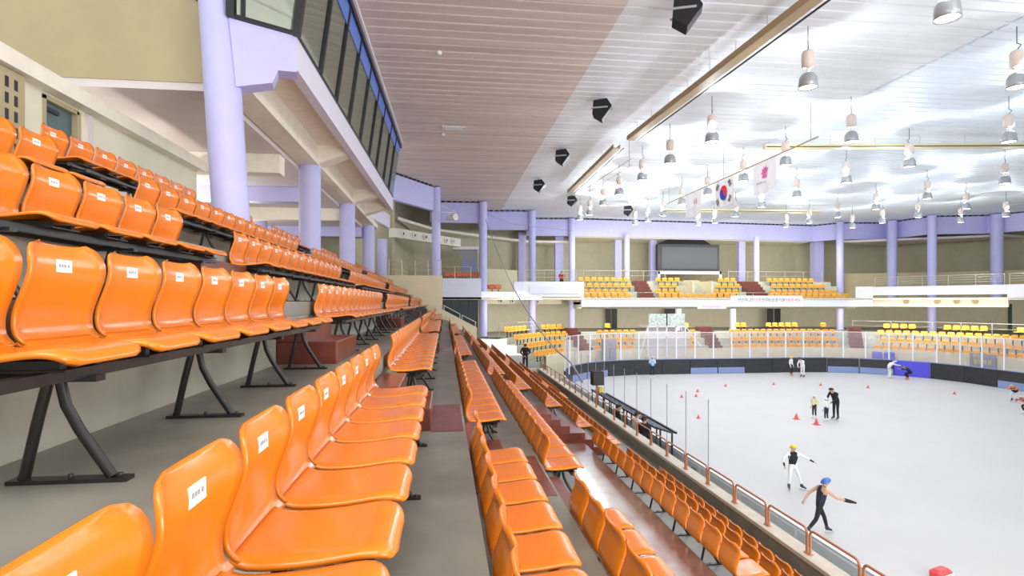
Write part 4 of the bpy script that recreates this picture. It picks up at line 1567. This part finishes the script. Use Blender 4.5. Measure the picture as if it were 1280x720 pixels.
def flag(lab, px0, px1, pyb, kind):
    a = atx(px0, 230, XF)
    b_ = atx(px1, 230, XF)
    q = atx((px0 + px1) / 2, pyb, XF)
    Wd = a.y - b_.y
    Ht = ZF - 0.05 - q.z
    # local x runs from the far edge to the near edge (so it reads from the rink side), local z down from the pole
    t = thing('flag', lab, 'flag', (XF, a.y, ZF - 0.04), -PI / 2)
    k = MB()
    N, R = 14, 5
    wv = lambda i: 0.06 * math.sin(i * 1.1) * 0.5
    f_, bk = [], []
    for r in range(R + 1):
        for i in range(N + 1):
            f_.append((Wd * i / N, wv(i) - 0.004, -Ht * r / R + (0.04 * math.sin(i * 0.6) if r == R else 0)))
            bk.append((Wd * i / N, wv(i) + 0.004, -Ht * r / R + (0.04 * math.sin(i * 0.6) if r == R else 0)))
    w1 = N + 1
    off = len(f_)
    fs = []
    for r in range(R):
        for i in range(N):
            a_ = r * w1 + i
            fs += [(a_, a_ + w1, a_ + w1 + 1, a_ + 1), (off + a_, off + a_ + 1, off + a_ + w1 + 1, off + a_ + w1)]
    k.smooth = True
    k.add(f_ + bk, fs)
    k.build('cloth', M['flagwhite'], t)
    for side in (-0.045, 0.045):
        e = lambda x, z: (Wd * 0.5 + x, side, -Ht * 0.5 + z)
        if kind == 'taegeuk':
            R0 = Ht * 0.27
            red, blu = MB(), MB()
            top, bot = [], []
            n = 24
            for i in range(n + 1):
                an = PI * i / n
                top.append((R0 * math.cos(an), R0 * math.sin(an)))
            mid = []
            for i in range(n + 1):
                x = -R0 + 2 * R0 * i / n
                c_ = -R0 / 2 if x < 0 else R0 / 2
                dz = math.sqrt(max(0, (R0 / 2) ** 2 - (x - c_) ** 2))
                mid.append((x, dz if x < 0 else -dz))
            # red lies above the S, blue below
            vs = [e(*p_) for p_ in reversed(top)] + [e(*p_) for p_ in mid]
            red.add(vs, [(i, i + 1, n + 1 + i + 1, n + 1 + i) for i in range(n)])
            vs = [e(p_[0], -p_[1]) for p_ in reversed(top)] + [e(*p_) for p_ in mid]
            blu.add(vs, [(n + 1 + i, n + 1 + i + 1, i + 1, i) for i in range(n)])
            red.build('emblem_half', M['flagred'], t)
            blu.build('emblem_half', M['flagblue'], t)
            tri = MB()
            for sx, sz, broken in ((-1, 1, ()), (1, 1, (0, 1, 2)), (-1, -1, (1,)), (1, -1, (0, 2))):
                cxx, czz = sx * Wd * 0.33, sz * Ht * 0.28
                an = math.atan2(czz, cxx)
                rd = Vector((math.cos(an), math.sin(an)))
                tg = Vector((-rd.y, rd.x))
                for q_ in range(3):
                    c0 = Vector((cxx, czz)) + rd * (q_ - 1) * Ht * 0.06
                    segs = ((-1, -0.08), (0.08, 1)) if (q_ in broken) else ((-1, 1),)
                    for s0, s1 in segs:
                        hw = Ht * 0.12
                        p4 = [c0 + tg * s0 * hw - rd * Ht * 0.02, c0 + tg * s1 * hw - rd * Ht * 0.02, c0 + tg * s1 * hw + rd * Ht * 0.02, c0 + tg * s0 * hw + rd * Ht * 0.02]
                        tri.add([e(v.x, v.y) for v in p4], [(0, 1, 2, 3)])
            tri.build('trigrams', M['ink'], t)
        elif kind == 'pink':
            pt = MB()
            for q_ in range(5):
                an = math.radians(35 + q_ * 36)
                c0 = Vector((Wd * 0.06, Ht * 0.12))
                tip = c0 + Vector((math.cos(an), math.sin(an))) * Ht * 0.24
                sd = Vector((-math.sin(an), math.cos(an))) * Ht * 0.05
                md = c0 + (tip - c0) * 0.55
                pt.add([e(*c0), e(*(md - sd)), e(*tip), e(*(md + sd))], [(0, 1, 2, 3)])
            pt.add([e(Wd * 0.06 - 0.2, Ht * 0.05), e(Wd * 0.06 + 0.15, Ht * 0.08), e(Wd * 0.06 + 0.1, -Ht * 0.02), e(Wd * 0.06 - 0.25, -Ht * 0.04)], [(0, 1, 2, 3)])
            pt.build('emblem', M['pink'], t)
            ln = MB()
            for q_ in range(5):
                ln.add([e(-Wd * 0.32 + q_ * 0.16, -Ht * 0.2), e(-Wd * 0.32 + q_ * 0.16 + 0.1, -Ht * 0.2), e(-Wd * 0.32 + q_ * 0.16 + 0.1, -Ht * 0.14), e(-Wd * 0.32 + q_ * 0.16, -Ht * 0.14)], [(0, 1, 2, 3)])
            ln.build('small_print', M['bell'], t)
        else:
            pt = MB()
            for q_ in range(2):
                x0 = Wd * (0.12 + q_ * 0.12)
                pt.add([e(x0, 0.0), e(x0 + 0.10, 0.0), e(x0 + 0.05, Ht * 0.22), e(x0 - 0.02, Ht * 0.2)], [(0, 1, 2, 3)])
            pt.build('emblem', M['redink'], t)
            ln = MB()
            for q_ in range(6):
                ln.add([e(-Wd * 0.36 + q_ * 0.15, -Ht * 0.16), e(-Wd * 0.36 + q_ * 0.15 + 0.09, -Ht * 0.16), e(-Wd * 0.36 + q_ * 0.15 + 0.09, -Ht * 0.07), e(-Wd * 0.36 + q_ * 0.15, -Ht * 0.07)], [(0, 1, 2, 3)])
            ln.build('small_print', M['bell'], t)


flag('white flag with a small red emblem, farthest on the hanging pole', 857, 876, 271, 'red')
flag('white national flag with red and blue circle and four black bar signs', 894, 917, 258, 'taegeuk')
flag('white flag with a pink flame emblem, nearest on the hanging pole', 942, 970, 240, 'pink')

tag(MB().tube([tuple(p_) for p_ in catmull([(-4.95, 11.37, 11.75), (-4.75, 11.37, 11.72), (-4.60, 11.37, 11.55), (-4.56, 11.37, 11.2), (-4.50, 11.37, 10.5)], 4)], 0.018, 6).build('cable', M['dark']),
    'thin black cable hanging on the beige wall beside the nearest column', 'cable')
# ------------------------------------------------------------------ cables, floodlight, post
pts = [atd(607, 274, 43.3), atd(620, 310, 41.5), atd(643, 362, 39), atd(672, 408, 36), atd(694, 436, 33.5), atd(713, 453, 31.8), Vector((7.86, 31.5, 1.3))]
tag(MB().tube([tuple(p) for p in catmull([tuple(p) for p in pts], 4)], [0.03] * 8 + [0.045] * 9 + [0.055] * 8, 6).build('cable', M['greypanel']),
    'dark cable slung from the corner column down to the rink glass', 'cable')
tag(MB().tube([tuple(atd(608, 268, 43.3)), tuple(atd(640, 280, 46)), tuple(atd(717, 289, 51))], 0.02, 6).build('cable', M['greypanel']),
    'thin dark cable strung between the corner columns', 'cable')
p = atd(565, 272, 38)
t = thing('floodlight', 'white tubular floodlight on a bracket beside the end column', 'floodlight', tuple(p))
MB().tube([(-0.7, 0, 0.35), (0.25, 0, 0.35), (0.25, 0, 0.0)], 0.03, 6).tube([(-0.2, 0, 0.35), (-0.2, 0, 0.0)], 0.03, 6).tube([(-0.9, 0.2, 0.9), (0.25, 0, 0.4)], 0.02, 6).build('bracket', M['white_metal'], t)
k = MB().lathe([(0.0, 0.5), (0.17, 0.48), (0.2, 0.35), (0.2, -0.3), (0.23, -0.42), (0.20, -0.42)], (0, 0, 0), 16, 'y')
o = k.build('housing', M['duct'], t)
o.rotation_euler[2] = 0.6
k = MB().lathe([(0.195, -0.40), (0.0, -0.38)], (0, 0, 0), 16, 'y')
o = k.build('lens', M['dark'], t)
o.rotation_euler[2] = 0.6

t = thing('post_speaker', 'black box on a tall orange post by the team benches', 'loudspeaker', (6.98, 25.2, 0))
MB().tube([(0, 0, 0), (0, 0, 2.3)], 0.045, 8).build('post', M['copper'], t)
MB().cbox(-0.27, 0.27, -0.22, 0.22, 2.1, 2.72, 0.03).build('box', M['blackcloth'], t)
MB().box(-0.24, 0.24, -0.235, -0.221, 2.14, 2.68).build('front_grille', M['dark'], t)
MB().box(0.08, 0.26, -0.10, 0.10, 1.75, 1.98).build('yellow_tag', M['yellow'], t, label='small yellow tag')

# team bench shelter with glossy black lids
t = thing('bench_shelter', 'long black framed team bench shelter with glossy lids beside the ice', 'bench shelter', (7.10, 18.4, 0))
L_ = 8.4
k = MB()
for i in range(9):
    yy = L_ * i / 8
    k.bar((0.63, yy, 0), (0.63, yy, 1.42), 0.05).bar((0.05, yy, 1.62), (0.66, yy, 1.42), 0.06)
    k.bar((0.08, yy, 0), (0.08, yy, 1.6), 0.04)
k.bar((0.05, 0, 1.62), (0.05, L_, 1.62), 0.07).bar((0.78, 0, 1.42), (0.78, L_, 1.42), 0.07)
k.build('frame', M['dark'], t)
lid = mat('glossy_lid', (0.10, 0.15, 0.22), 0.12, coat=0.5)
for i in range(8):
    y0_, y1_ = L_ * i / 8 + 0.05, L_ * (i + 1) / 8 - 0.05
    q = MB()
    quadslab(q, (0.08, y0_, 1.64), (0.63, y0_, 1.45), (0.63, y1_, 1.45), (0.08, y1_, 1.64), (0, 0, 0.015))
    q.build('lid', lid, t)
    MB().box(0.10, 0.45, y0_, y1_, 0.42, 0.46).build('bench_board', M['teal'], t)
# teal advertising panels under the rails
for j in range(12):
    y0_ = 7.0 + j * 2.5
    t = thing('glass_screen', 'teal tinted low screen panel behind the parapet rails, panel %s' % num(j + 1), 'screen panel', (6.47, y0_, 0), 0, 'teal screens behind the parapet')
    MB().box(0, 0.02, 0, 2.4, 0.0, 1.45).build('panel', M['cleanglass'], t)
    MB().bar((0.01, 0, 1.47), (0.01, 2.4, 1.47), 0.06, 0.06).build('top_rail', M['teal'], t)
    MB().box(-0.02, 0.04, 1.1, 1.4, 0, 1.46).build('post', M['teal'], t)


# ------------------------------------------------------------------ people
def person(lab, loc, rz, ht, J, cloth, cap=None, hairy=True, skates=True, hold=None):
    """J: joints in a body frame (x forward, y to its left, z up) for a 1.7 m figure. cloth: materials for top, sleeve, leg, shoe."""
    k = ht / 1.7
    t = thing('person', lab, 'person', loc, rz)
    hip, chest, neck, head = [Vector(J[n]) for n in ('hip', 'chest', 'neck', 'head')]
    V, E, R, T = [], [], [], []

    def v(p, r, tg):
        V.append(Vector(p) * k)
        R.append(r * k)
        T.append(tg)
        return len(V) - 1

    fw = Vector(J.get('face', (1, 0, 0))).normalized()
    h0 = v(hip, 0.135, 'leg')
    mid = v((hip + chest) / 2 + Vector((0, 0, 0.0)), 0.130, 'top')
    c0 = v(chest, 0.150, 'top')
    n0 = v(neck, 0.058, 'skin')
    hb = v(neck + (head - neck) * 0.55 + fw * 0.015, 0.075, 'skin')
    hm = v(head, 0.115, 'skin')
    ht_ = v(head + (head - neck).normalized() * 0.075 - fw * 0.01, 0.088, 'skin')
    E += [(h0, mid), (mid, c0), (c0, n0), (n0, hb), (hb, hm), (hm, ht_)]
    nose = v(head + fw * 0.108 - (head - neck).normalized() * 0.02, 0.016, 'skin')
    E.append((hm, nose))
    for s_, sd in ((1, 'l'), (-1, 'r')):
        ear = v(head + Vector((-fw.y, fw.x, 0)) * s_ * 0.10, 0.02, 'skin')
        E.append((hm, ear))
        sh, el, wr = [Vector(J[n + sd]) for n in ('sho', 'elb', 'wri')]
        a0 = v(sh, 0.066, 'sleeve')
        a1 = v(el, 0.048, 'sleeve')
        a2 = v(wr, 0.034, J.get('forearm', 'sleeve'))
        E += [(c0, a0), (a0, a1), (a1, a2)]
        d = (wr - el).normalized()
        pm = v(wr + d * 0.07, 0.036, 'skin')
        E.append((a2, pm))
        side = d.cross(Vector((0, 0, 1)) if abs(d.z) < 0.9 else Vector((0, 1, 0))).normalized()
        dn = d.cross(side).normalized()
        for q, ln in ((-1.5, 0.060), (-0.5, 0.075), (0.5, 0.070), (1.5, 0.054)):
            f0 = v(wr + d * 0.115 + side * q * 0.021, 0.0105, 'skin')
            f1 = v(wr + d * (0.115 + ln * 0.55) + side * q * 0.023 + dn * 0.008, 0.0095, 'skin')
            f2 = v(wr + d * (0.115 + ln * 0.9) + side * q * 0.022 + dn * 0.03, 0.008, 'skin')
            E += [(pm, f0), (f0, f1), (f1, f2)]
        tb = v(wr + d * 0.06 + side * -0.055, 0.012, 'skin')
        tb2 = v(wr + d * 0.10 + side * -0.07 + dn * 0.01, 0.010, 'skin')
        E += [(pm, tb), (tb, tb2)]
        hp, kn, an, to = [Vector(J[n + sd]) for n in ('thi', 'kne', 'ank', 'toe')]
        l0 = v(hp, 0.092, 'leg')
        l1 = v(kn, 0.062, 'leg')
        lc = v(kn + (an - kn) * 0.35, 0.060, 'leg')
        l2 = v(an, 0.042, 'shoe')
        l3 = v(to, 0.034, 'shoe')
        hl = v(an + (an - to).normalized() * 0.05 + Vector((0, 0, -0.035)), 0.036, 'shoe')
        E += [(h0, l0), (l0, l1), (l1, lc), (lc, l2), (l2, l3), (l2, hl)]
    me = bpy.data.meshes.new('skeleton')
    me.from_pydata(V, E, [])
    o = bpy.data.objects.new('skeleton', me)
    C.objects.link(o)
    o.modifiers.new('skin', 'SKIN')
    sub = o.modifiers.new('sub', 'SUBSURF')
    sub.levels = sub.render_levels = 1
    if not me.skin_vertices:
        bm = bmesh.new()
        bm.from_mesh(me)
        bm.verts.layers.skin.verify()
        bm.to_mesh(me)
        bm.free()
    sv = me.skin_vertices[0].data
    for i, r in enumerate(R):
        sv[i].radius = (r, r)
        sv[i].use_root = (i == 0)
    dg = bpy.context.evaluated_depsgraph_get()
    out = bpy.data.meshes.new_from_object(o.evaluated_get(dg))
    bpy.data.objects.remove(o)
    out.name = 'body'
    out.materials.clear()
    order = ['top', 'sleeve', 'leg', 'shoe', 'skin']
    for n in order:
        out.materials.append(M[cloth.get(n, 'skin')])
    segs = []
    for a, b_ in E:
        ta, tb_ = T[a], T[b_]
        segs.append((V[a], V[b_], ta, tb_, R[a], R[b_]))
    for pl in out.polygons:
        c = pl.center
        best = None
        for A, B, ta, tb_, ra, rb in segs:
            ab = B - A
            f = max(0, min(1, (c - A).dot(ab) / max(ab.length_squared, 1e-9)))
            dd = (c - A - ab * f).length / (ra + (rb - ra) * f)
            if best is None or dd < best[0]:
                best = (dd, ta if f < 0.5 else tb_)
        pl.material_index = order.index(best[1])
        pl.use_smooth = True
    mesh_obj('body', out, t)
    up = (head - neck).normalized()
    sdv = up.cross(fw).normalized()
    H = head * k

    def shell(r, z0, back, m, name, thick=1.0):
        q = MB()
        q.smooth = True
        n, rn = 14, 6
        vs = []
        for i in range(rn + 1):
            ph = PI / 2 * i / rn * 1.12
            for j in range(n):
                th = 2 * PI * j / n
                f = math.cos(th)
                drop = ph * (1.0 - 0.28 * max(0, f)) + (0.35 * max(0, -f) * (i / rn))
                pos = up * math.cos(drop) * r * 1.06 + (fw * f * 1.12 + sdv * math.sin(th) * 0.95) * math.sin(min(drop, PI / 2 + 0.4)) * r
                vs.append(tuple(H + (up * z0 + fw * back) * k + pos * k))
        q.add(vs, [(i * n + j, (i + 1) * n + j, (i + 1) * n + (j + 1) % n, i * n + (j + 1) % n) for i in range(rn) for j in range(n)])
        return q.build(name, M[m], t)

    if hairy:
        shell(0.106, 0.018, -0.012, 'hair', 'hair')
    if cap:
        shell(0.120, 0.020, -0.006, cap, 'helmet')
    eyes = MB()
    for s_ in (1, -1):
        p = H + (fw * 0.094 + sdv * s_ * 0.034 + up * 0.008) * k
        eyes.lathe([(0.0, -0.011 * k), (0.011 * k, 0), (0.0, 0.011 * k)], tuple(p), 6)
    eyes.build('eyes', M['hair'], t)
    q = MB()
    p = H + (fw * 0.088 - up * 0.052) * k
    q.bar(tuple(p - sdv * 0.022 * k), tuple(p + sdv * 0.022 * k), 0.012 * k, 0.008 * k)
    q.build('mouth', M['redcloth'], t)
    if skates:
        for sd in 'lr':
            an, to = Vector(J['ank' + sd]) * k, Vector(J['toe' + sd]) * k
            d = to - an
            d.z = 0
            d = d.normalized()
            q = MB()
            c = Vector((an.x, an.y, min(an.z, to.z)))
            q.bar(tuple(c - d * 0.10 * k + Vector((0, 0, -0.068 * k))), tuple(c + d * 0.22 * k + Vector((0, 0, -0.068 * k))), 0.008, 0.05 * k)
            q.build('skate_blade', M['chrome'], t)
    if hold:
        hold(t, k)
    return t


STAND = dict(hip=(0, 0, 0.93), chest=(0.0, 0, 1.30), neck=(0.0, 0, 1.45), head=(0.03, 0, 1.575),
             shol=(0, 0.19, 1.39), elbl=(-0.03, 0.25, 1.12), wril=(0.06, 0.24, 0.88), shor=(0, -0.19, 1.39), elbr=(-0.03, -0.25, 1.12), wrir=(0.06, -0.24, 0.88),
             thil=(0, 0.09, 0.86), knel=(0.02, 0.10, 0.50), ankl=(0, 0.11, 0.13), toel=(0.16, 0.13, 0.07), thir=(0, -0.09, 0.86), kner=(0.02, -0.10, 0.50),
             ankr=(0, -0.11, 0.13), toer=(0.16, -0.13, 0.07))


def pose(**kw):
    d = dict(STAND)
    d.update(kw)
    return d


CAMDIR = lambda p: math.atan2(-p.y, -p.x)
# nearest skater striding, arm reaching
HANDS_UP = pose(elbl=(0.1, 0.24, 1.15), wril=(0.22, 0.08, 1.28), elbr=(0.1, -0.24, 1.15), wrir=(0.22, -0.06, 1.30))
STRIDE = pose(hip=(0, 0, 0.92), chest=(0.10, 0, 1.28), neck=(0.14, 0, 1.43), head=(0.19, 0, 1.55),
              shol=(0.10, 0.19, 1.37), elbl=(-0.16, 0.26, 1.16), wril=(-0.30, 0.22, 0.98), shor=(0.12, -0.19, 1.36), elbr=(0.36, -0.24, 1.17), wrir=(0.62, -0.22, 1.10),
              thil=(0.02, 0.09, 0.85), knel=(0.20, 0.11, 0.50), ankl=(0.30, 0.12, 0.13), toel=(0.46, 0.14, 0.07),
              thir=(-0.03, -0.09, 0.85), kner=(-0.16, -0.14, 0.50), ankr=(-0.42, -0.16, 0.20), toer=(-0.30, -0.20, 0.09))
p = atz(1024, 668, 0)


def glove(t, k):
    a, b_ = Vector((0.62, -0.22, 1.10)) * k, Vector((0.95, -0.23, 1.02)) * k
    MB().tube([tuple(a), tuple(a + (b_ - a) * 0.5), tuple(b_)], [0.05, 0.045, 0.02], 8).build('dark_glove', M['blackcloth'], t)


person('skater in blue helmet and dark clothes striding with one arm stretched out', tuple(p), math.radians(-8), 1.46, STRIDE,
       dict(top='navy', sleeve='skin', leg='blackcloth', shoe='boot'), 'bluehelmet', False, hold=glove)
SK2 = pose(forearm='top', hip=(0, 0, 0.92), chest=(0.0, 0, 1.30), neck=(0.0, 0, 1.44), head=(0.03, 0, 1.57),
           shor=(0, -0.19, 1.37), elbr=(0.02, -0.40, 1.16), wrir=(-0.02, -0.32, 0.94), shol=(0, 0.19, 1.37), elbl=(0.05, 0.46, 1.22), wril=(0.08, 0.72, 1.08),
           thil=(0, 0.10, 0.85), knel=(0.05, 0.22, 0.50), ankl=(0.02, 0.34, 0.13), toel=(0.14, 0.46, 0.07),
           thir=(0, -0.10, 0.85), kner=(0.04, -0.13, 0.50), ankr=(0.0, -0.16, 0.13), toer=(0.16, -0.20, 0.07))
p = atz(991, 612, 0)
person('child skater in yellow helmet, white and black top and white trousers', tuple(p), CAMDIR(p) + 0.5, 1.42, SK2,
       dict(top='blackcloth', sleeve='whitecloth', leg='whitecloth', shoe='boot'), 'yellow', False)
LEANM = pose(hip=(-0.05, 0, 0.92), chest=(0.14, 0, 1.24), neck=(0.24, 0, 1.36), head=(0.32, 0, 1.46), face=(1, 0, -0.35),
             shol=(0.16, 0.2, 1.30), elbl=(0.28, 0.24, 1.04), wril=(0.42, 0.12, 0.90), shor=(0.16, -0.2, 1.30), elbr=(0.28, -0.24, 1.04), wrir=(0.42, -0.12, 0.90))
p = atz(1045, 525, 0)
person('man in black jacket with red collar bending toward a small child', tuple(p), math.radians(195), 1.78, LEANM,
       dict(top='blackcloth', sleeve='blackcloth', leg='blackcloth', shoe='boot'))
p = atz(1033, 527, 0)
person('small child in pale grey jacket and dark trousers beside the man in black', tuple(p) , math.radians(100), 1.2, STAND,
       dict(top='whitecloth', sleeve='whitecloth', leg='navy', shoe='whitecloth'), 'whitehelmet', False)
p = atz(1018, 523, 0)
person('small child in cream top and dark trousers standing near a red cone', tuple(p), math.radians(200), 1.18, STAND,
       dict(top='creamcloth', sleeve='creamcloth', leg='navy', shoe='whitecloth'), 'creamcloth', False)
p = atz(815.5, 473, 0)
person('person in light blue hooded jacket and dark trousers before the far boards', tuple(p), CAMDIR(p), 1.72, HANDS_UP,
       dict(top='cyancloth', sleeve='cyancloth', leg='navy', shoe='whitecloth'), 'cyancloth')
p = atz(989, 470, 0)
person('skater in white jacket, dark trousers and yellow helmet at the far boards', tuple(p), math.radians(-60), 1.6, STAND,
       dict(top='whitecloth', sleeve='whitecloth', leg='navy', shoe='orangecloth'), 'yellow', False)
p = atz(1003.5, 472, 0)
person('person in white coat and white trousers with dark cap at the far boards', tuple(p), math.radians(200), 1.72, LEANM,
       dict(top='whitecloth', sleeve='whitecloth', leg='whitecloth', shoe='boot'), 'navy', False)
p = atz(1111, 473, 0)
BEND = pose(hip=(-0.12, 0, 0.84), chest=(0.16, 0, 1.10), neck=(0.30, 0, 1.20), head=(0.40, 0, 1.28), shol=(0.2, 0.2, 1.15), elbl=(0.46, 0.2, 1.05), wril=(0.72, 0.16, 1.02),
            shor=(0.2, -0.2, 1.15), elbr=(0.46, -0.2, 1.05), wrir=(0.72, -0.16, 1.02), knel=(0.1, 0.12, 0.48), kner=(0.1, -0.12, 0.48))
person('person in white with pale helmet bending and reaching before the blue pad', tuple(p), math.radians(-15), 1.72, BEND,
       dict(top='whitecloth', sleeve='whitecloth', leg='whitecloth', shoe='whitecloth'), 'whitehelmet', False)
p = atz(1135, 475, 0)
CROUCH = pose(hip=(-0.25, 0, 0.60), chest=(0.10, 0, 0.86), neck=(0.22, 0, 0.96), head=(0.32, 0, 1.04), shol=(0.12, 0.2, 0.92), elbl=(0.34, 0.2, 0.82), wril=(0.55, 0.16, 0.86),
              shor=(0.12, -0.2, 0.92), elbr=(0.34, -0.2, 0.82), wrir=(0.55, -0.16, 0.86), thil=(-0.2, 0.1, 0.58), thir=(-0.2, -0.1, 0.58), knel=(0.14, 0.14, 0.50),
              kner=(0.14, -0.14, 0.50))
person('dark clothed skater crouching with arms stretched before the blue pad', tuple(p), math.radians(165), 1.65, CROUCH,
       dict(top='navy', sleeve='navy', leg='blackcloth', shoe='orangecloth'))
p = atz(1268, 502, 0)
person('skater in yellow helmet leaning low with orange top near the picture edge', tuple(p), math.radians(200), 1.55, CROUCH,
       dict(top='blackcloth', sleeve='orangecloth', leg='whitecloth', shoe='boot'), 'yellow', False)
p = atz(1283, 518, 0)
person('skater in dark trousers partly cut off at the picture edge', tuple(p), math.radians(180), 1.5, CROUCH,
       dict(top='redcloth', sleeve='redcloth', leg='blackcloth', shoe='whitecloth'), 'whitehelmet', False)
# man in black in the stand, hands behind his back
zf = ZR['I']
p = Vector((4.84, 33.6, zf))
BEHIND = pose(elbl=(-0.14, 0.27, 1.14), wril=(-0.17, 0.05, 0.98), elbr=(-0.14, -0.27, 1.14), wrir=(-0.17, -0.05, 1.0), head=(0.06, 0, 1.56))
person('man in black suit standing among the orange seats with hands behind his back', (p.x, p.y, zf), math.radians(75), 1.74, BEHIND,
       dict(top='blackcloth', sleeve='blackcloth', leg='blackcloth', shoe='blackcloth'), None, True, False)
p = atd(702, 350, 47.4)
LEANRAIL = pose(hip=(-0.1, 0, 0.93), chest=(0.14, 0, 1.25), neck=(0.22, 0, 1.36), head=(0.28, 0, 1.48), shol=(0.15, 0.2, 1.30), elbl=(0.32, 0.25, 1.08), wril=(0.5, 0.12, 1.02),
                shor=(0.15, -0.2, 1.30), elbr=(0.32, -0.25, 1.08), wrir=(0.5, -0.12, 1.02))
person('person in red jacket leaning on the rail of the white corner balcony', (p.x, p.y, 6.32 + 0.6), math.radians(-100), 1.7, LEANRAIL,
       dict(top='redcloth', sleeve='redcloth', leg='blackcloth', shoe='blackcloth'), None, True, False)
mb = MB().box(6.5, 11.4, 45.9, 49, 6.31, 6.92)
struct('floor_balcony', mb, M['offwhite'], 'raised floor behind the white corner balcony front', 'floor')
# people sitting on the team benches
SIT = pose(hip=(0, 0, 0.52), chest=(0.06, 0, 0.90), neck=(0.08, 0, 1.05), head=(0.12, 0, 1.18), shol=(0.06, 0.19, 0.98), elbl=(0.10, 0.24, 0.72), wril=(0.32, 0.14, 0.62),
           shor=(0.06, -0.19, 0.98), elbr=(0.10, -0.24, 0.72), wrir=(0.32, -0.14, 0.62), thil=(0.06, 0.1, 0.50), thir=(0.06, -0.1, 0.50), knel=(0.45, 0.12, 0.50),
           kner=(0.45, -0.12, 0.50), ankl=(0.45, 0.12, 0.13), ankr=(0.45, -0.12, 0.13), toel=(0.6, 0.13, 0.07), toer=(0.6, -0.13, 0.07))
for j, (px, py, lab, top, pz) in enumerate(((773, 508, 'dark haired person in black seated behind the rails, farthest of the bench group', 'blackcloth', STAND),
                                            (796, 517, 'dark haired person in pale jacket behind the rails with a red bag nearby', 'whitecloth', STAND),
                                            (805, 523, 'dark haired person in black behind the rails beside the pale jacket', 'blackcloth', STAND),
                                            (867, 583, 'dark haired person in dark jacket behind the rails, nearest to the camera', 'navy', SIT))):
    q = atx(px, py, 6.86)
    hz = q.z
    ht = (hz / 1.575 * 1.7) if pz is STAND else (hz / 1.18 * 1.7)
    zbase = 0.0
    if ht > 1.8:
        zbase = hz - 1.6
        ht = 1.72
    if ht < 1.3:
        ht = 1.3
    person(lab, (q.x, q.y, max(0, zbase) - 0.03), math.radians(-20 + 30 * j), ht, pz, dict(top=top, sleeve=top, leg='blackcloth', shoe='blackcloth'), None, True, False)

# cones on the ice
for j, (px, py) in enumerate(((1020.5, 531), (995.5, 524), (907, 483), (872, 490), (870, 496), (967, 481), (1026, 482), (1085, 485), (1193, 493), (852, 497), (873, 523))):
    p = atz(px, py, 0)
    t = thing('training_cone', 'small red cone on the ice, %s nearest of the cones' % num(j + 1), 'cone', tuple(p), 0, 'red cones on the ice')
    k = 0.85 if j < 2 else 0.55
    MB().lathe([(0.13 * k, 0.025), (0.03 * k, 0.34 * k), (0.02 * k, 0.35 * k)], n=14).build('cone_body', M['cone'], t)
    MB().cbox(-0.17 * k, 0.17 * k, -0.17 * k, 0.17 * k, 0, 0.025, 0.008).build('base', M['cone'], t)
p = atz(1176, 722, 0)
t = thing('red_cushion', 'rounded red crash cushion at the bottom edge of the ice', 'cushion', tuple(p), 0.3)
MB().cbox(-0.22, 0.22, -0.14, 0.14, 0, 0.2, 0.06).build('cushion', M['cone'], t)
MB().box(-0.2, 0.2, -0.145, -0.141, 0.06, 0.12).build('white_band', M['white'], t)
